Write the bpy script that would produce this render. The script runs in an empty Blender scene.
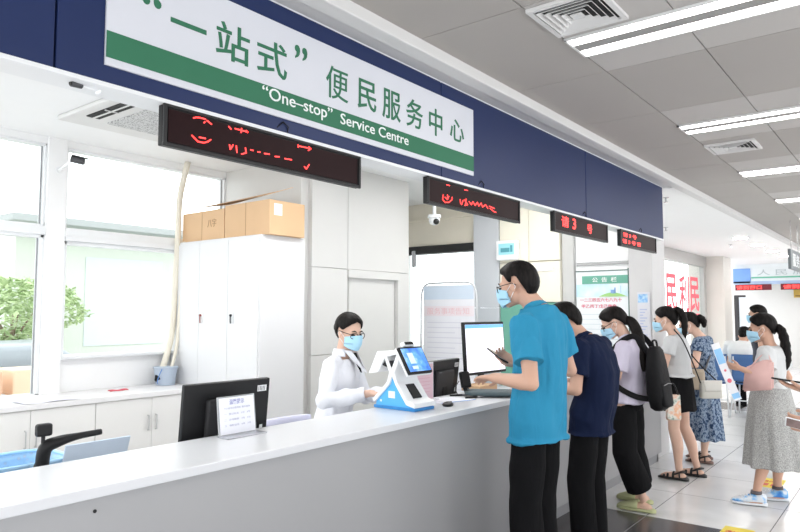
import bpy, bmesh, math, random
from mathutils import Vector, Matrix, noise
V = Vector
PI = math.pi
random.seed(7)
C = bpy.context.scene.collection
WL = {}          # world position of every object's origin

# ------------------------------------------------------------------ materials
MATS = {}
def mat(name, col, rough=0.5, metal=0.0, emit=0.0, ecol=None, var=0.04, vscale=6.0, bump=0.0, bscale=80.0,
        alpha=None, trans=0.0, spec=0.5, coat=0.0):
    if name in MATS: return MATS[name]
    m = bpy.data.materials.new(name); m.use_nodes = True
    nt = m.node_tree; n = nt.nodes; b = n['Principled BSDF']
    b.inputs['Roughness'].default_value = rough
    b.inputs['Metallic'].default_value = metal
    b.inputs['Specular IOR Level'].default_value = spec
    b.inputs['Coat Weight'].default_value = coat
    b.inputs['Transmission Weight'].default_value = trans
    geo = n.new('ShaderNodeTexCoord')
    nz = n.new('ShaderNodeTexNoise'); nz.inputs['Scale'].default_value = vscale; nz.inputs['Detail'].default_value = 3
    nt.links.new(geo.outputs['Object'], nz.inputs['Vector'])
    mx = n.new('ShaderNodeMix'); mx.data_type = 'RGBA'
    c = V(col[:3])
    mx.inputs[6].default_value = (*[max(0, x*(1-var)) for x in c], 1)
    mx.inputs[7].default_value = (*[min(1, x*(1+var)) for x in c], 1)
    nt.links.new(nz.outputs['Fac'], mx.inputs[0])
    nt.links.new(mx.outputs[2], b.inputs['Base Color'])
    if emit:
        b.inputs['Emission Color'].default_value = (*(ecol or col)[:3], 1)
        b.inputs['Emission Strength'].default_value = emit
    if bump:
        n2 = n.new('ShaderNodeTexNoise'); n2.inputs['Scale'].default_value = bscale; n2.inputs['Detail'].default_value = 4
        nt.links.new(geo.outputs['Object'], n2.inputs['Vector'])
        bp = n.new('ShaderNodeBump'); bp.inputs['Strength'].default_value = bump; bp.inputs['Distance'].default_value = 0.01
        nt.links.new(n2.outputs['Fac'], bp.inputs['Height']); nt.links.new(bp.outputs['Normal'], b.inputs['Normal'])
    if alpha is not None: b.inputs['Alpha'].default_value = alpha
    MATS[name] = m
    return m

def mat_ramp(name, stops, kind='noise', scale=30.0, rough=0.85, detail=4, stretch=(1, 1, 1), bump=0.2):
    """procedural pattern: noise or voronoi through a constant/linear colour ramp"""
    if name in MATS: return MATS[name]
    m = bpy.data.materials.new(name); m.use_nodes = True
    nt = m.node_tree; n = nt.nodes; b = n['Principled BSDF']; b.inputs['Roughness'].default_value = rough
    tc = n.new('ShaderNodeTexCoord'); mp = n.new('ShaderNodeMapping'); mp.inputs['Scale'].default_value = stretch
    nt.links.new(tc.outputs['Object'], mp.inputs['Vector'])
    if kind == 'noise':
        t = n.new('ShaderNodeTexNoise'); t.inputs['Detail'].default_value = detail; out = t.outputs['Fac']
    else:
        t = n.new('ShaderNodeTexVoronoi'); out = t.outputs['Distance']
    t.inputs['Scale'].default_value = scale
    nt.links.new(mp.outputs['Vector'], t.inputs['Vector'])
    r = n.new('ShaderNodeValToRGB')
    e = r.color_ramp.elements
    e[0].position, e[0].color = stops[0][0], (*stops[0][1], 1)
    e[1].position, e[1].color = stops[-1][0], (*stops[-1][1], 1)
    for p, c in stops[1:-1]:
        q = e.new(p); q.color = (*c, 1)
    nt.links.new(out, r.inputs['Fac']); nt.links.new(r.outputs['Color'], b.inputs['Base Color'])
    if bump:
        bp = n.new('ShaderNodeBump'); bp.inputs['Strength'].default_value = bump; bp.inputs['Distance'].default_value = 0.005
        nt.links.new(out, bp.inputs['Height']); nt.links.new(bp.outputs['Normal'], b.inputs['Normal'])
    MATS[name] = m
    return m

# ------------------------------------------------------------------ mesh builder
def basis(d, up=V((0, 0, 1))):
    d = V(d).normalized()
    if abs(d.dot(up)) > .98: up = V((0, 1, 0))
    a = up.cross(d).normalized(); b = d.cross(a).normalized()
    return a, b
class MB:
    def __init__(s): s.bm = bmesh.new()
    def box(s, lo, hi, bev=0.0, seg=2, rot=None, piv=None):
        lo, hi = V(lo), V(hi); c = (lo+hi)/2; d = hi-lo
        r = bmesh.ops.create_cube(s.bm, size=1); vs = r['verts']
        for v in vs: v.co = V((v.co.x*d.x, v.co.y*d.y, v.co.z*d.z)) + c
        if bev:
            es = list({e for v in vs for e in v.link_edges})
            r = bmesh.ops.bevel(s.bm, geom=es, offset=bev, segments=seg, profile=.5, affect='EDGES')
            vs = list({v for f in r['faces'] for v in f.verts} | {v for v in vs if v.is_valid})
        if rot is not None:
            p = V(piv) if piv is not None else c
            for v in vs: v.co = rot @ (v.co-p) + p
        return vs
    def obox(s, c, ax, ay, az, dims, bev=0.0, seg=2):
        """oriented box: axes ax, ay, az, full dims"""
        c = V(c); M = Matrix((V(ax).normalized(), V(ay).normalized(), V(az).normalized())).transposed()
        h = V(dims)/2
        vs = s.box(-h, h, bev, seg)
        for v in vs: v.co = M @ v.co + c
        return vs
    def loft(s, rings, cap=True):
        bm = s.bm; R = [[bm.verts.new(p) for p in r] for r in rings]
        n = len(R[0])
        for a, b in zip(R, R[1:]):
            for i in range(n):
                bm.faces.new((a[i], a[(i+1) % n], b[(i+1) % n], b[i]))
        if cap:
            for r, fl in ((R[0], True), (R[-1], False)):
                c = sum((v.co for v in r), V())/n; cv = bm.verts.new(c)
                for i in range(n):
                    t = (r[(i+1) % n], r[i], cv) if fl else (r[i], r[(i+1) % n], cv)
                    bm.faces.new(t)
    def tube(s, pts, rad, n=12, cap=True, flat=1.0, up=V((0, 0, 1))):
        pts = [V(p) for p in pts]
        if not hasattr(rad, '__len__'): rad = [rad]*len(pts)
        rings = []; pa = None
        for i, p in enumerate(pts):
            d = (pts[min(i+1, len(pts)-1)]-pts[max(i-1, 0)])
            if d.length < 1e-9: d = V((0, 0, 1))
            d.normalize()
            if pa is None: a, b = basis(d, up)
            else:
                a = pa - d*pa.dot(d)
                a = a.normalized() if a.length > 1e-6 else basis(d, up)[0]
                b = d.cross(a).normalized()
            pa = a
            rings.append([p + (a*math.cos(t)+b*math.sin(t)*flat)*rad[i] for t in [2*PI*k/n for k in range(n)]])
        s.loft(rings, cap)
    def ell(s, c, r, ax=None, n=16, m=10):
        c = V(c); ax = ax or (V((1, 0, 0)), V((0, 1, 0)), V((0, 0, 1)))
        res = bmesh.ops.create_uvsphere(s.bm, u_segments=n, v_segments=m, radius=1)
        for v in res['verts']:
            q = v.co.copy(); v.co = c + ax[0]*q.x*r[0] + ax[1]*q.y*r[1] + ax[2]*q.z*r[2]
        return res['verts']
    def prism(s, poly, vec):
        """closed polygon (3d points) pushed along vec"""
        vec = V(vec); a = [s.bm.verts.new(V(p)) for p in poly]; b = [s.bm.verts.new(V(p)+vec) for p in poly]
        n = len(a)
        s.bm.faces.new(a); s.bm.faces.new(b[::-1])
        for i in range(n): s.bm.faces.new((a[i], b[i], b[(i+1) % n], a[(i+1) % n]))
    def grid(s, fn, nu, nv, thick=0.0, closeu=False):
        """surface fn(u,v)->point; with thickness along its normal"""
        P = [[V(fn(i/(nu-1), j/(nv-1))) for j in range(nv)] for i in range(nu)]
        vs = [[s.bm.verts.new(p) for p in r] for r in P]
        fs = []
        for i in range(nu-1):
            for j in range(nv-1):
                fs.append(s.bm.faces.new((vs[i][j], vs[i+1][j], vs[i+1][j+1], vs[i][j+1])))
        if thick:
            bmesh.ops.recalc_face_normals(s.bm, faces=fs)
            bmesh.ops.solidify(s.bm, geom=fs, thickness=thick)
    def mesh(s, name='m', recalc=True):
        if recalc: bmesh.ops.recalc_face_normals(s.bm, faces=s.bm.faces[:])
        me = bpy.data.meshes.new(name); s.bm.to_mesh(me); s.bm.free(); return me

def crom(pts, n=5):
    """Catmull-Rom through points (tuples may carry extra values such as radius)"""
    P = [tuple(p) for p in pts]; out = []
    for i in range(len(P)-1):
        p0 = P[max(i-1, 0)]; p1 = P[i]; p2 = P[i+1]; p3 = P[min(i+2, len(P)-1)]
        for k in range(n):
            t = k/n
            out.append(tuple(0.5*((2*b)+(-a+c)*t+(2*a-5*b+4*c-d)*t*t+(-a+3*b-3*c+d)*t**3) for a, b, c, d in zip(p0, p1, p2, p3)))
    out.append(P[-1]); return out

def tag(o, label=None, cat=None, group=None, kind=None):
    if label: o['label'] = label
    if cat: o['category'] = cat
    if group: o['group'] = group
    if kind: o['kind'] = kind
    return o
def thing(name, label, cat, loc=(0, 0, 0), group=None):
    o = bpy.data.objects.new(name, None); C.objects.link(o); o.location = loc; o.empty_display_size = .1
    WL[o.name] = V(loc); return tag(o, label, cat, group)
def put(name, me, m, parent=None, base=None, smooth=False, label=None):
    """link mesh written in world coordinates as object with its own origin"""
    for p in me.polygons: p.use_smooth = smooth
    me.materials.clear(); me.materials.append(m)
    o = bpy.data.objects.new(name, me); C.objects.link(o)
    if parent is not None:
        org = WL[parent.name]; o.parent = parent; WL[o.name] = org
    else:
        if base is None:
            xs = [v.co for v in me.vertices]
            base = V(((min(p.x for p in xs)+max(p.x for p in xs))/2, (min(p.y for p in xs)+max(p.y for p in xs))/2, min(p.z for p in xs)))
        org = V(base); o.location = org; WL[o.name] = org
    me.transform(Matrix.Translation(-org))
    me.name = name
    if label: o['label'] = label
    return o
def part(name, mb, m, parent, smooth=False, label=None): return put(name, mb.mesh(), m, parent, None, smooth, label)
def solo(name, mb, m, label, cat, group=None, smooth=False, base=None): return tag(put(name, mb.mesh(), m, None, base, smooth), label, cat, group)
def struct(name, mb, m, parent=None, smooth=False):
    o = put(name, mb.mesh(), m, parent, None, smooth)
    if parent is None: o['kind'] = 'structure'
    return o
def sroot(name, loc):
    o = bpy.data.objects.new(name, None); C.objects.link(o); o.location = loc; WL[o.name] = V(loc); o['kind'] = 'structure'; return o
def kids(o): return [c for c in bpy.data.objects if c.parent == o]
def copy_tree(o, parent=None, delta=V((0, 0, 0))):
    c = o.copy(); C.objects.link(c)
    if parent is None: c.location = o.location + delta
    else: c.parent = parent
    WL[c.name] = WL[o.name] + delta
    for k in kids(o): copy_tree(k, c, delta)
    return c

def remesh(mb, vox=0.007, smooth=3, disp=None, facto=.5):
    """union of closed shells -> one continuous surface"""
    me = mb.mesh()
    o = bpy.data.objects.new('tmp', me); C.objects.link(o)
    r = o.modifiers.new('r', 'REMESH'); r.mode = 'VOXEL'; r.voxel_size = vox
    if smooth:
        s = o.modifiers.new('s', 'SMOOTH'); s.iterations = smooth; s.factor = facto
    bpy.context.view_layer.update()
    dg = bpy.context.evaluated_depsgraph_get(); dg.update()
    out = bpy.data.meshes.new_from_object(o.evaluated_get(dg))
    bpy.data.objects.remove(o); bpy.data.meshes.remove(me)
    if disp:
        nn = [v.normal.copy() for v in out.vertices]
        for v, n in zip(out.vertices, nn): v.co += n*disp(v.co)
    return out

def text_mesh(body, size=1.0, extrude=0.0, bold=0.0, align='CENTER'):
    cu = bpy.data.curves.new('t', 'FONT'); cu.body = body; cu.size = size; cu.extrude = extrude; cu.align_x = align
    cu.offset = bold; cu.resolution_u = 3
    o = bpy.data.objects.new('t', cu); C.objects.link(o)
    bpy.context.view_layer.update(); dg = bpy.context.evaluated_depsgraph_get(); dg.update()
    me = bpy.data.meshes.new_from_object(o.evaluated_get(dg))
    bpy.data.objects.remove(o); bpy.data.curves.remove(cu); return me
def text(name, body, c, right, up, w, h, m, parent, depth=.002, bold=0.0):
    """lettering fitted to a w x h box centred on c"""
    me = text_mesh(body, 1.0, .01, bold)
    if not me.vertices: return None
    xs = [v.co.x for v in me.vertices]; ys = [v.co.y for v in me.vertices]; zs = [v.co.z for v in me.vertices]
    cx, cy, cz = (min(xs)+max(xs))/2, (min(ys)+max(ys))/2, (min(zs)+max(zs))/2
    sx = w/(max(xs)-min(xs)) if w else h/(max(ys)-min(ys)); sy = h/(max(ys)-min(ys)) if h else sx
    sz = depth/max(1e-6, max(zs)-min(zs))
    right, up = V(right).normalized(), V(up).normalized(); nn = right.cross(up)
    for v in me.vertices: v.co = V(c)+right*(v.co.x-cx)*sx+up*(v.co.y-cy)*sy+nn*(v.co.z-cz)*sz
    return put(name, me, m, parent)
def stroke_mb(mb, pts, w, nrm, depth=.002):
    """flat lettering strokes along polylines"""
    nrm = V(nrm).normalized()
    for a, b in zip(pts, pts[1:]):
        a, b = V(a), V(b); d = b-a; L = d.length
        if L < 1e-6: continue
        d.normalize(); s = nrm.cross(d)
        mb.obox((a+b)/2, d, s, nrm, (L+w*.7, w, depth))
# ------------------------------------------------------------------ people
SKIN = mat('skin', (.60, .355, .255), .55, bump=.05, bscale=200, var=.05)
SKIN2 = mat('skin_light', (.69, .45, .345), .55, bump=.05, bscale=200, var=.05)
HAIRM = mat_ramp('black_hair', [(.35, (.004, .0035, .0035)), (.7, (.016, .013, .012))], 'noise', 60, .5, 3, (1, 1, .25), .5)
MASKM = mat('mask_blue', (.42, .70, .88), .8, var=.05, bump=.2, bscale=60)
LOOP = mat('ear_loop_white', (.85, .87, .9), .7)
EYEM = mat('eye_dark', (.02, .015, .012), .2)
BLK = mat('black_plastic', (.012, .012, .013), .4, spec=.25)
WHITEP = mat('white_plastic', (.85, .86, .87), .35)

def skeleton(x, y, F, h, lean=0.0, female=False):
    """default standing joints in world space; F = horizontal facing direction"""
    k = h/1.7; F = V((F[0], F[1], 0)).normalized(); L = V((0, 0, 1)).cross(F).normalized(); B = V((x, y, 0))
    P = lambda f, l, z: B+F*f*k+L*l*k+V((0, 0, z*k))
    sh = .163 if female else .185
    J = dict(F=F, L=L, k=k, female=female)
    J['hip'] = P(0, 0, .90); J['mid'] = P(.01+lean*.3, 0, 1.10); J['chest'] = P(lean*.65, 0, 1.25); J['neck'] = P(lean-.01, 0, 1.43)
    J['head'] = P(lean+.045, 0, 1.575); J['hf'] = F.copy()
    for s, n in ((1, 'L'), (-1, 'R')):
        J['sh'+n] = P(lean*.9-.01, s*sh, 1.385); J['el'+n] = P(lean*.5-.03, s*(sh+.05), 1.10); J['wr'+n] = P(lean*.5+.05, s*(sh+.04), .87)
        J['hd'+n] = V((0, 0, -1)); J['hn'+n] = -L*s
        J['hp'+n] = P(0, s*.09, .88); J['kn'+n] = P(.025, s*.09, .48); J['an'+n] = P(-.01, s*.095, .085); J['ft'+n] = F.copy()
    return J

def ring(c, a, b, w, d, n=28, e=2.3):
    out = []
    for i in range(n):
        t = 2*PI*i/n; ct, st = math.cos(t), math.sin(t)
        out.append(c + a*w*math.copysign(abs(ct)**(2/e), ct) + b*d*math.copysign(abs(st)**(2/e), st))
    return out

MALE = [(-.09, .135, .095, 0), (0, .162, .112, -.005), (.12, .15, .105, 0), (.28, .155, .105, 0), (.38, .172, .112, .0), (.46, .170, .100, -.005), (.505, .125, .078, -.01), (.54, .066, .060, -.005)]
FEM = [(-.09, .140, .100, 0), (0, .165, .112, -.01), (.10, .145, .10, 0), (.20, .122, .085, 0), (.33, .140, .105, .01), (.41, .152, .098, .0), (.46, .140, .082, -.005), (.50, .10, .068, -.01), (.54, .052, .050, -.005)]
def torso_rings(J, prof, ease=0.0, t0=None, extra=None):
    k = J['k']; S = [J['hip'], J['mid'], J['chest'], J['neck']]
    lens = [0]
    for a, b in zip(S, S[1:]): lens.append(lens[-1]+(b-a).length)
    tot = lens[-1]
    C4 = crom([tuple(p) for p in S], 8)
    CL = [0]
    for a, b in zip(C4, C4[1:]): CL.append(CL[-1]+(V(b)-V(a)).length)
    def at(s):
        if s < 0: return J['hip']+V((0, 0, s)), V((0, 0, 1))
        for i in range(len(CL)-1):
            if s <= CL[i+1] or i == len(CL)-2:
                t = (s-CL[i])/(CL[i+1]-CL[i]); p = V(C4[i])*(1-t)+V(C4[i+1])*t
                return p, (V(C4[i+1])-V(C4[i])).normalized()
    full = .54
    rings = []
    for (z, w, d, o) in prof:
        if t0 is not None and z < t0: continue
        s = z/full*CL[-1] if z > 0 else z*k
        p, T = at(s); fwd = J['L'].cross(T).normalized()
        rings.append(ring(p+fwd*o*k, J['L'], fwd, w*k+ease, d*k+ease))
    return rings, at, CL[-1]/full

def hand(mb, wr, d, n, thumb, curl=.5, k=1.0, grip=None):
    """wr wrist, d pointing direction, n = palm normal (towards what the palm faces), thumb side vector"""
    d = V(d).normalized(); n = V(n); n = (n-d*n.dot(d)).normalized(); s = n.cross(d).normalized()
    if s.dot(V(thumb)) < 0: s = -s
    P = lambda a, b, c: V(wr)+d*a*k+s*b*k+n*c*k
    rr = []
    for a, w, t in ((-.02, .026, .020), (.01, .030, .018), (.04, .038, .016), (.07, .041, .014), (.088, .040, .011)):
        rr.append(ring(P(a, 0, 0), s, n, w*k, t*k, 16, 2.4))
    mb.loft(rr)
    for i, (o, ln, r) in enumerate(((.031, .066, .0088), (.0105, .076, .0090), (-.0105, .070, .0086), (-.031, .054, .0078))):
        p = P(.078, o, 0); pts = [P(.05, o*.85, 0), p]; dirv = (d+s*o*2.2).normalized(); ang = curl*.35
        for f, q in ((.46, .55), (.30, .75), (.24, .5)):
            dd = dirv*math.cos(ang)+n*math.sin(ang); p = p+dd*ln*f*k; pts.append(p); ang += curl*q*1.3
        mb.tube(pts, [r*k, r*1.05*k, r*k, r*.92*k, r*.72*k], 10)
        mb.ell(pts[-1], (r*.72*k,)*3, n=8, m=6)
    t0 = P(.012, .022, .004); t1 = P(.042, .048, .012); t2 = P(.070, .056, .022); t3 = P(.090, .050, .032)
    mb.tube([t0, t1, t2, t3], [.013*k, .0115*k, .0100*k, .0075*k], 10); mb.ell(t3, (.0075*k,)*3, n=8, m=6)

def headframe(J):
    f = V(J['hf']).normalized(); u0 = J.get('hu', V((0, 0, 1))); l = u0.cross(f).normalized(); u = f.cross(l).normalized()
    return f, l, u
def build_body(J, vox=.006, feet=True, hands=True, legs=True, curlL=.5, curlR=.5, nose=True):
    k = J['k']; mb = MB(); fem = J['female']; sc = .93 if fem else 1.0
    rings, at, S = torso_rings(J, FEM if fem else MALE, -.012); mb.loft(rings)
    f, l, u = headframe(J); H = J['head']; hk = k**.4*(.97 if fem else 1.0)
    P = lambda a, b, c: H+f*a*hk+l*b*hk+u*c*hk
    # neck
    nd = (H-J['neck'])
    mb.tube([J['neck']-nd*.35, J['neck']+nd*.1, P(-.03, 0, -.05), P(-.02, 0, .0)], [.064*k*sc, .055*k*sc, .052*k*sc, .045*k], 16)
    ax = (f, l, u)
    E = lambda c, r: mb.ell(P(*c), tuple(q*hk for q in r), ax, 20, 14)
    E((-.018, 0, .03), (.096, .076, .083)); E((.03, 0, -.02), (.061, .064, .080)); E((.045, 0, -.075), (.040, .043, .036))
    E((.066, 0, -.100), (.020, .021, .016)); E((.01, 0, -.055), (.055, .056, .055))
    E((.072, 0, .020), (.020, .048, .013)); E((.060, .032, -.025), (.026, .024, .024)); E((.060, -.032, -.025), (.026, .024, .024))
    mb.tube([P(.086, 0, .012), P(.098, 0, -.008), P(.110, 0, -.028), P(.104, 0, -.038), P(.085, 0, -.040)], [.007*hk, .009*hk, .0125*hk, .011*hk, .008*hk], 10)
    E((.095, .012, -.034), (.012, .007, .007)); E((.095, -.012, -.034), (.012, .007, .007))
    E((.086, 0, -.060), (.010, .022, .006)); E((.084, 0, -.071), (.010, .019, .007))
    for s in (1, -1):
        E((-.006, s*.076, -.018), (.017, .009, .031)); E((-.012, s*.080, -.010), (.013, .006, .020))
    # arms
    for n in 'LR':
        if J.get('noarm'+n): continue
        sh, el, wr = J['sh'+n], J['el'+n], J['wr'+n]
        tor = J['chest']*.35+J['neck']*.65
        a = .92 if fem else 1.0
        mb.tube([tor*.5+sh*.5, sh, sh.lerp(el, .3), sh.lerp(el, .75), el], [.05*k*a, .052*k*a, .048*k*a, .040*k*a, .037*k*a], 14)
        mb.ell(el, (.038*k*a,)*3)
        mb.tube([el, el.lerp(wr, .25), el.lerp(wr, .6), wr, wr+V(J['hd'+n]).normalized()*.02], [.037*k*a, .041*k*a, .034*k*a, .026*k*a, .025*k*a], 14)
        if hands:
            th = J.get('th'+n, f); hand(mb, wr, J['hd'+n], J['hn'+n], th, curlL if n == 'L' else curlR, k*.98*a)
    if legs:
        for n in 'LR':
            hp, kn, an, ft = J['hp'+n], J['kn'+n], J['an'+n], V(J['ft'+n]).normalized()
            back = -J['F']
            mb.tube([hp+V((0, 0, .05)), hp, hp.lerp(kn, .35), hp.lerp(kn, .8), kn, kn.lerp(an, .25)+back*.012, kn.lerp(an, .45)+back*.014, kn.lerp(an, .8), an],
                    [.060*k, .074*k, .074*k, .057*k, .053*k, .056*k, .052*k, .036*k, .034*k], 16)
            if feet:
                z = lambda v, q: V((v.x, v.y, q))
                mb.tube([z(an-ft*.045*k, .035*k), z(an+ft*.0*k, .045*k), z(an+ft*.07*k, .038*k), z(an+ft*.13*k, .026*k), z(an+ft*.175*k, .020*k)],
                        [.030*k, .036*k, .036*k, .036*k, .020*k], 14, flat=.62 if False else 1.0)
                mb.ell(z(an-ft*.03*k, .035*k), (.034*k, .034*k, .03*k))
    return remesh(mb, vox, 2)

def face_parts(J, root, mask=True, glasses=None, brows=True):
    f, l, u = headframe(J); k = J['k']; hk = k**.4*(.97 if J['female'] else 1.0); H = J['head']
    P = lambda a, b, c: H+f*a*hk+l*b*hk+u*c*hk
    for s in (1, -1):
        mb = MB(); mb.ell(P(.080, s*.030, -.006), (.0125*hk, .015*hk, .008*hk), (f, l, u)); part('eye', mb, EYEM, root, True)
        if brows:
            mb = MB(); mb.tube([P(.091, s*.014, .018), P(.091, s*.03, .025), P(.080, s*.048, .020)], [.003, .0042, .002], 8); part('eyebrow', mb, HAIRM, root, True)
    if mask:
        def mp(a, b):   # a: -1..1 side, b: 0..1 bottom..top
            az = a*1.18; c = math.cos(az)
            up = -.110+b*.100+ (.012*(1-a*a) if b > .5 else 0) + abs(a)**2*(.018 if b < .5 else -.018)
            rr = .104*c + .012*c*math.sin(b*PI) + .006*c*b
            pl = -.014*abs(a)**3
            return P(max(.018, rr)+pl+ (0.004 if b < .3 else .008), math.sin(az)*.073*(.86+.14*b), up)
        mb = MB(); mb.grid(lambda p, q: mp(p*2-1, q), 25, 13, .002); o = part('face_mask', mb, MASKM, root, True)
        mb = MB()
        for s in (1, -1):
            mb.tube([mp(s*.98, .93), P(.0, s*.081, -.002), P(-.018, s*.084, .0), P(-.024, s*.082, -.02), P(-.005, s*.078, -.045), mp(s*.98, .1)], .0016, 6)
        part('ear_loop', mb, LOOP, o, True)
    if glasses:
        mb = MB()
        for s in (1, -1):
            pts = []
            for i in range(17):
                t = 2*PI*i/16; ct, st = math.cos(t), math.sin(t)
                b = .034+.026*math.copysign(abs(ct)**.6, ct); c = -.008+.018*math.copysign(abs(st)**.6, st)
                pts.append(P(.102-.9*max(0, b-.03)**1*.35, s*b, c))
            mb.tube(pts, .0024, 6)
            mb.tube([P(.090, s*.060, .002), P(.05, s*.080, .004), P(-.01, s*.084, .004), P(-.03, s*.082, -.012)], .0024, 6)
        mb.tube([P(.103, -.009, 0), P(.106, 0, .003), P(.103, .009, 0)], .0022, 6)
        part('glasses', mb, glasses, root, True)

def hair_cap(J, style='short', seed=0):
    """hair as one solid cap around the skull with a hairline that follows forehead, ears and nape"""
    f, l, u = headframe(J); k = J['k']; hk = k**.4*(.97 if J['female'] else 1.0); H = J['head']
    P = lambda a, b, c: H+f*a*hk+l*b*hk+u*c*hk
    th = .020 if style == 'short' else .016
    def line(az):      # az 0 front .. 1 back (per half turn), returns elevation of hairline
        pts = {'short': [(0, .62), (.2, .50), (.34, .32), (.42, -.18), (.47, -.22), (.5, .12), (.56, .12), (.62, -.45), (.75, -1.0), (1, -1.1)],
               'long': [(0, .66), (.18, .45), (.32, .10), (.40, -.15), (.47, -.10), (.52, .0), (.60, -.35), (.75, -.85), (1, -.95)]}[style]
        for (a, b), (c, d) in zip(pts, pts[1:]):
            if az <= c: t = (az-a)/(c-a); return b+(d-b)*t
        return pts[-1][1]
    NU, NV = 56, 16
    def pt(i, j, layer):
        az = 2*PI*i/NU; a01 = abs(((az/PI+1) % 2)-1); a01 = az/PI if az <= PI else 2-az/PI
        e0 = line(a01); t = j/(NV-1); el = PI/2+(e0-PI/2)*t
        r = 1.0+ (.17*min(1, (1-t)*4+.15)**.6 if layer else -.04)
        if layer:
            nn = noise.noise(V((math.cos(az)*3+seed, math.sin(az)*3, el*1.5)))*.03+noise.noise(V((math.cos(az)*9, math.sin(az)*9+seed, el*2)))*.02
            r += nn*min(1, (1-t)*5)
        x = math.cos(el)*math.cos(az); y = math.cos(el)*math.sin(az); z = math.sin(el)
        bk = max(0, -x)*max(0, -z)
        return P(-.018+x*.098*r+(.006 if x > 0 else 0)-bk*.02, y*.079*r, .03+z*.087*r*(1+.55*max(0, -z)*max(0, min(1, -x*2))))
    mb = MB(); bm = mb.bm; L = []
    for layer in (1, 0):
        L.append([[bm.verts.new(pt(i, j, layer)) for j in range(1, NV)] for i in range(NU)] + [bm.verts.new(pt(0, 0, layer))])
    for q in (0, 1):
        for i in range(NU):
            a, b = L[q][i], L[q][(i+1) % NU]
            bm.faces.new((L[q][-1], a[0], b[0]) if q == 0 else (L[q][-1], b[0], a[0]))
            for j in range(NV-2):
                bm.faces.new((a[j], a[j+1], b[j+1], b[j]) if q == 0 else (b[j], b[j+1], a[j+1], a[j]))
    for i in range(NU):
        a, b = L[0][i][-1], L[0][(i+1) % NU][-1]; c, d = L[1][i][-1], L[1][(i+1) % NU][-1]
        bm.faces.new((a, c, d, b))
    return mb

def folds(amp, sx=9, sz=3, seed=0):
    def fn(p):
        q = V((p.x*sx+seed, p.y*sx, p.z*sz)); a = noise.noise(q)
        b = noise.noise(V((p.x*sx*2.1, p.y*sx*2.1+seed, p.z*sz*2.4)))
        return amp*(a*1.0+b*.45+ (abs(noise.noise(q*1.7+V((5, 3, seed))))-.25)*.8)
    return fn

def build_top(J, m, root, hem=-.10, ease=.018, sleeve=.62, sr=(.072, .064), name='shirt', vox=.007, flare=0.0, neckcut=.525, amp=.006, seed=0, extra=None, both='LR'):
    k = J['k']; fem = J['female']; prof = FEM if fem else MALE
    e = [(z, w, d, o) for z, w, d, o in prof if hem < z <= neckcut-.02]
    base = [q for q in prof if q[0] >= -.0001][0]
    e = [(hem, base[1]*(1.0+flare), base[2]*(1.0+flare), base[3]), (hem+.01, base[1]*(1.005+flare), base[2]*(1.005+flare), base[3])] + e
    lz, lw, ld, lo = prof[-1]; e.append((neckcut, lw*1.10, ld*1.12, lo))
    if not fem:   # men's shirts hang straight from the chest
        e = [(z, max(w*1.10 if z < .1 else w, .160) if z < .4 else w, max(d, .108) if z < .4 else d, o) for z, w, d, o in e]
    mb = MB(); rings, at, S = torso_rings(J, e, ease); mb.loft(rings)
    for n in both:
        if J.get('noarm'+n): continue
        sh, el, wr = J['sh'+n], J['el'+n], J['wr'+n]
        tor = J['chest']*.35+J['neck']*.65
        if sleeve <= 1: end = sh.lerp(el, sleeve); pts = [tor*.45+sh*.55, sh+(sh-tor)*.02, sh.lerp(el, sleeve*.5), end]; rr = [sr[0]*k*.9, sr[0]*k, (sr[0]+sr[1])/2*k, sr[1]*k]
        else:
            pts = [tor*.45+sh*.55, sh, sh.lerp(el, .5), el, el.lerp(wr, (sleeve-1)*.5), el.lerp(wr, sleeve-1)]
            rr = [sr[0]*k*.9, sr[0]*k, (sr[0]+sr[1])/2*k, sr[1]*k*1.05, sr[1]*k, sr[1]*k*.85]
            mb.ell(el, (sr[1]*k*1.05,)*3)
        mb.tube(pts, rr, 18)
    if extra: extra(mb, at)
    me = remesh(mb, vox, 3, folds(amp, 9, 3, seed))
    return put(name, me, m, root, smooth=True)

def build_legs(J, m, root, top=.06, r=((.100), (.088), (.072), (.078)), end=.0, name='trousers', vox=.008, amp=.006, seed=0):
    """trousers: pelvis block and two leg tubes in one surface; r at thigh, mid, knee, hem; end = height of hem"""
    k = J['k']; prof = FEM if J['female'] else MALE
    mb = MB(); e = [(-.10, .130, .098, 0), (-.04, .158, .112, 0), (0, .166, .114, 0), (top, .158, .108, 0)]
    rings, at, S = torso_rings(J, e, -.004); mb.loft(rings)
    for n in 'LR':
        hp, kn, an = J['hp'+n], J['kn'+n], J['an'+n]
        e = an.copy(); t = (kn.z-end)/(kn.z-an.z) if end else 1.25; e = kn.lerp(an, min(t, 1.35)) if end else V((an.x, an.y, .03))
        mb.tube([hp.lerp(J['hip'], .35)+V((0, 0, .03)), hp.lerp(kn, .22), hp.lerp(kn, .55), kn, kn.lerp(e, .5), e], [r[0]*.72*k, r[0]*.95*k, r[1]*k, r[2]*k, (r[2]*.5+r[3]*.5)*k, r[3]*k], 20)
    return put(name, remesh(mb, vox, 3, folds(amp, 7, 4, seed)), m, root, smooth=True)

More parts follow.
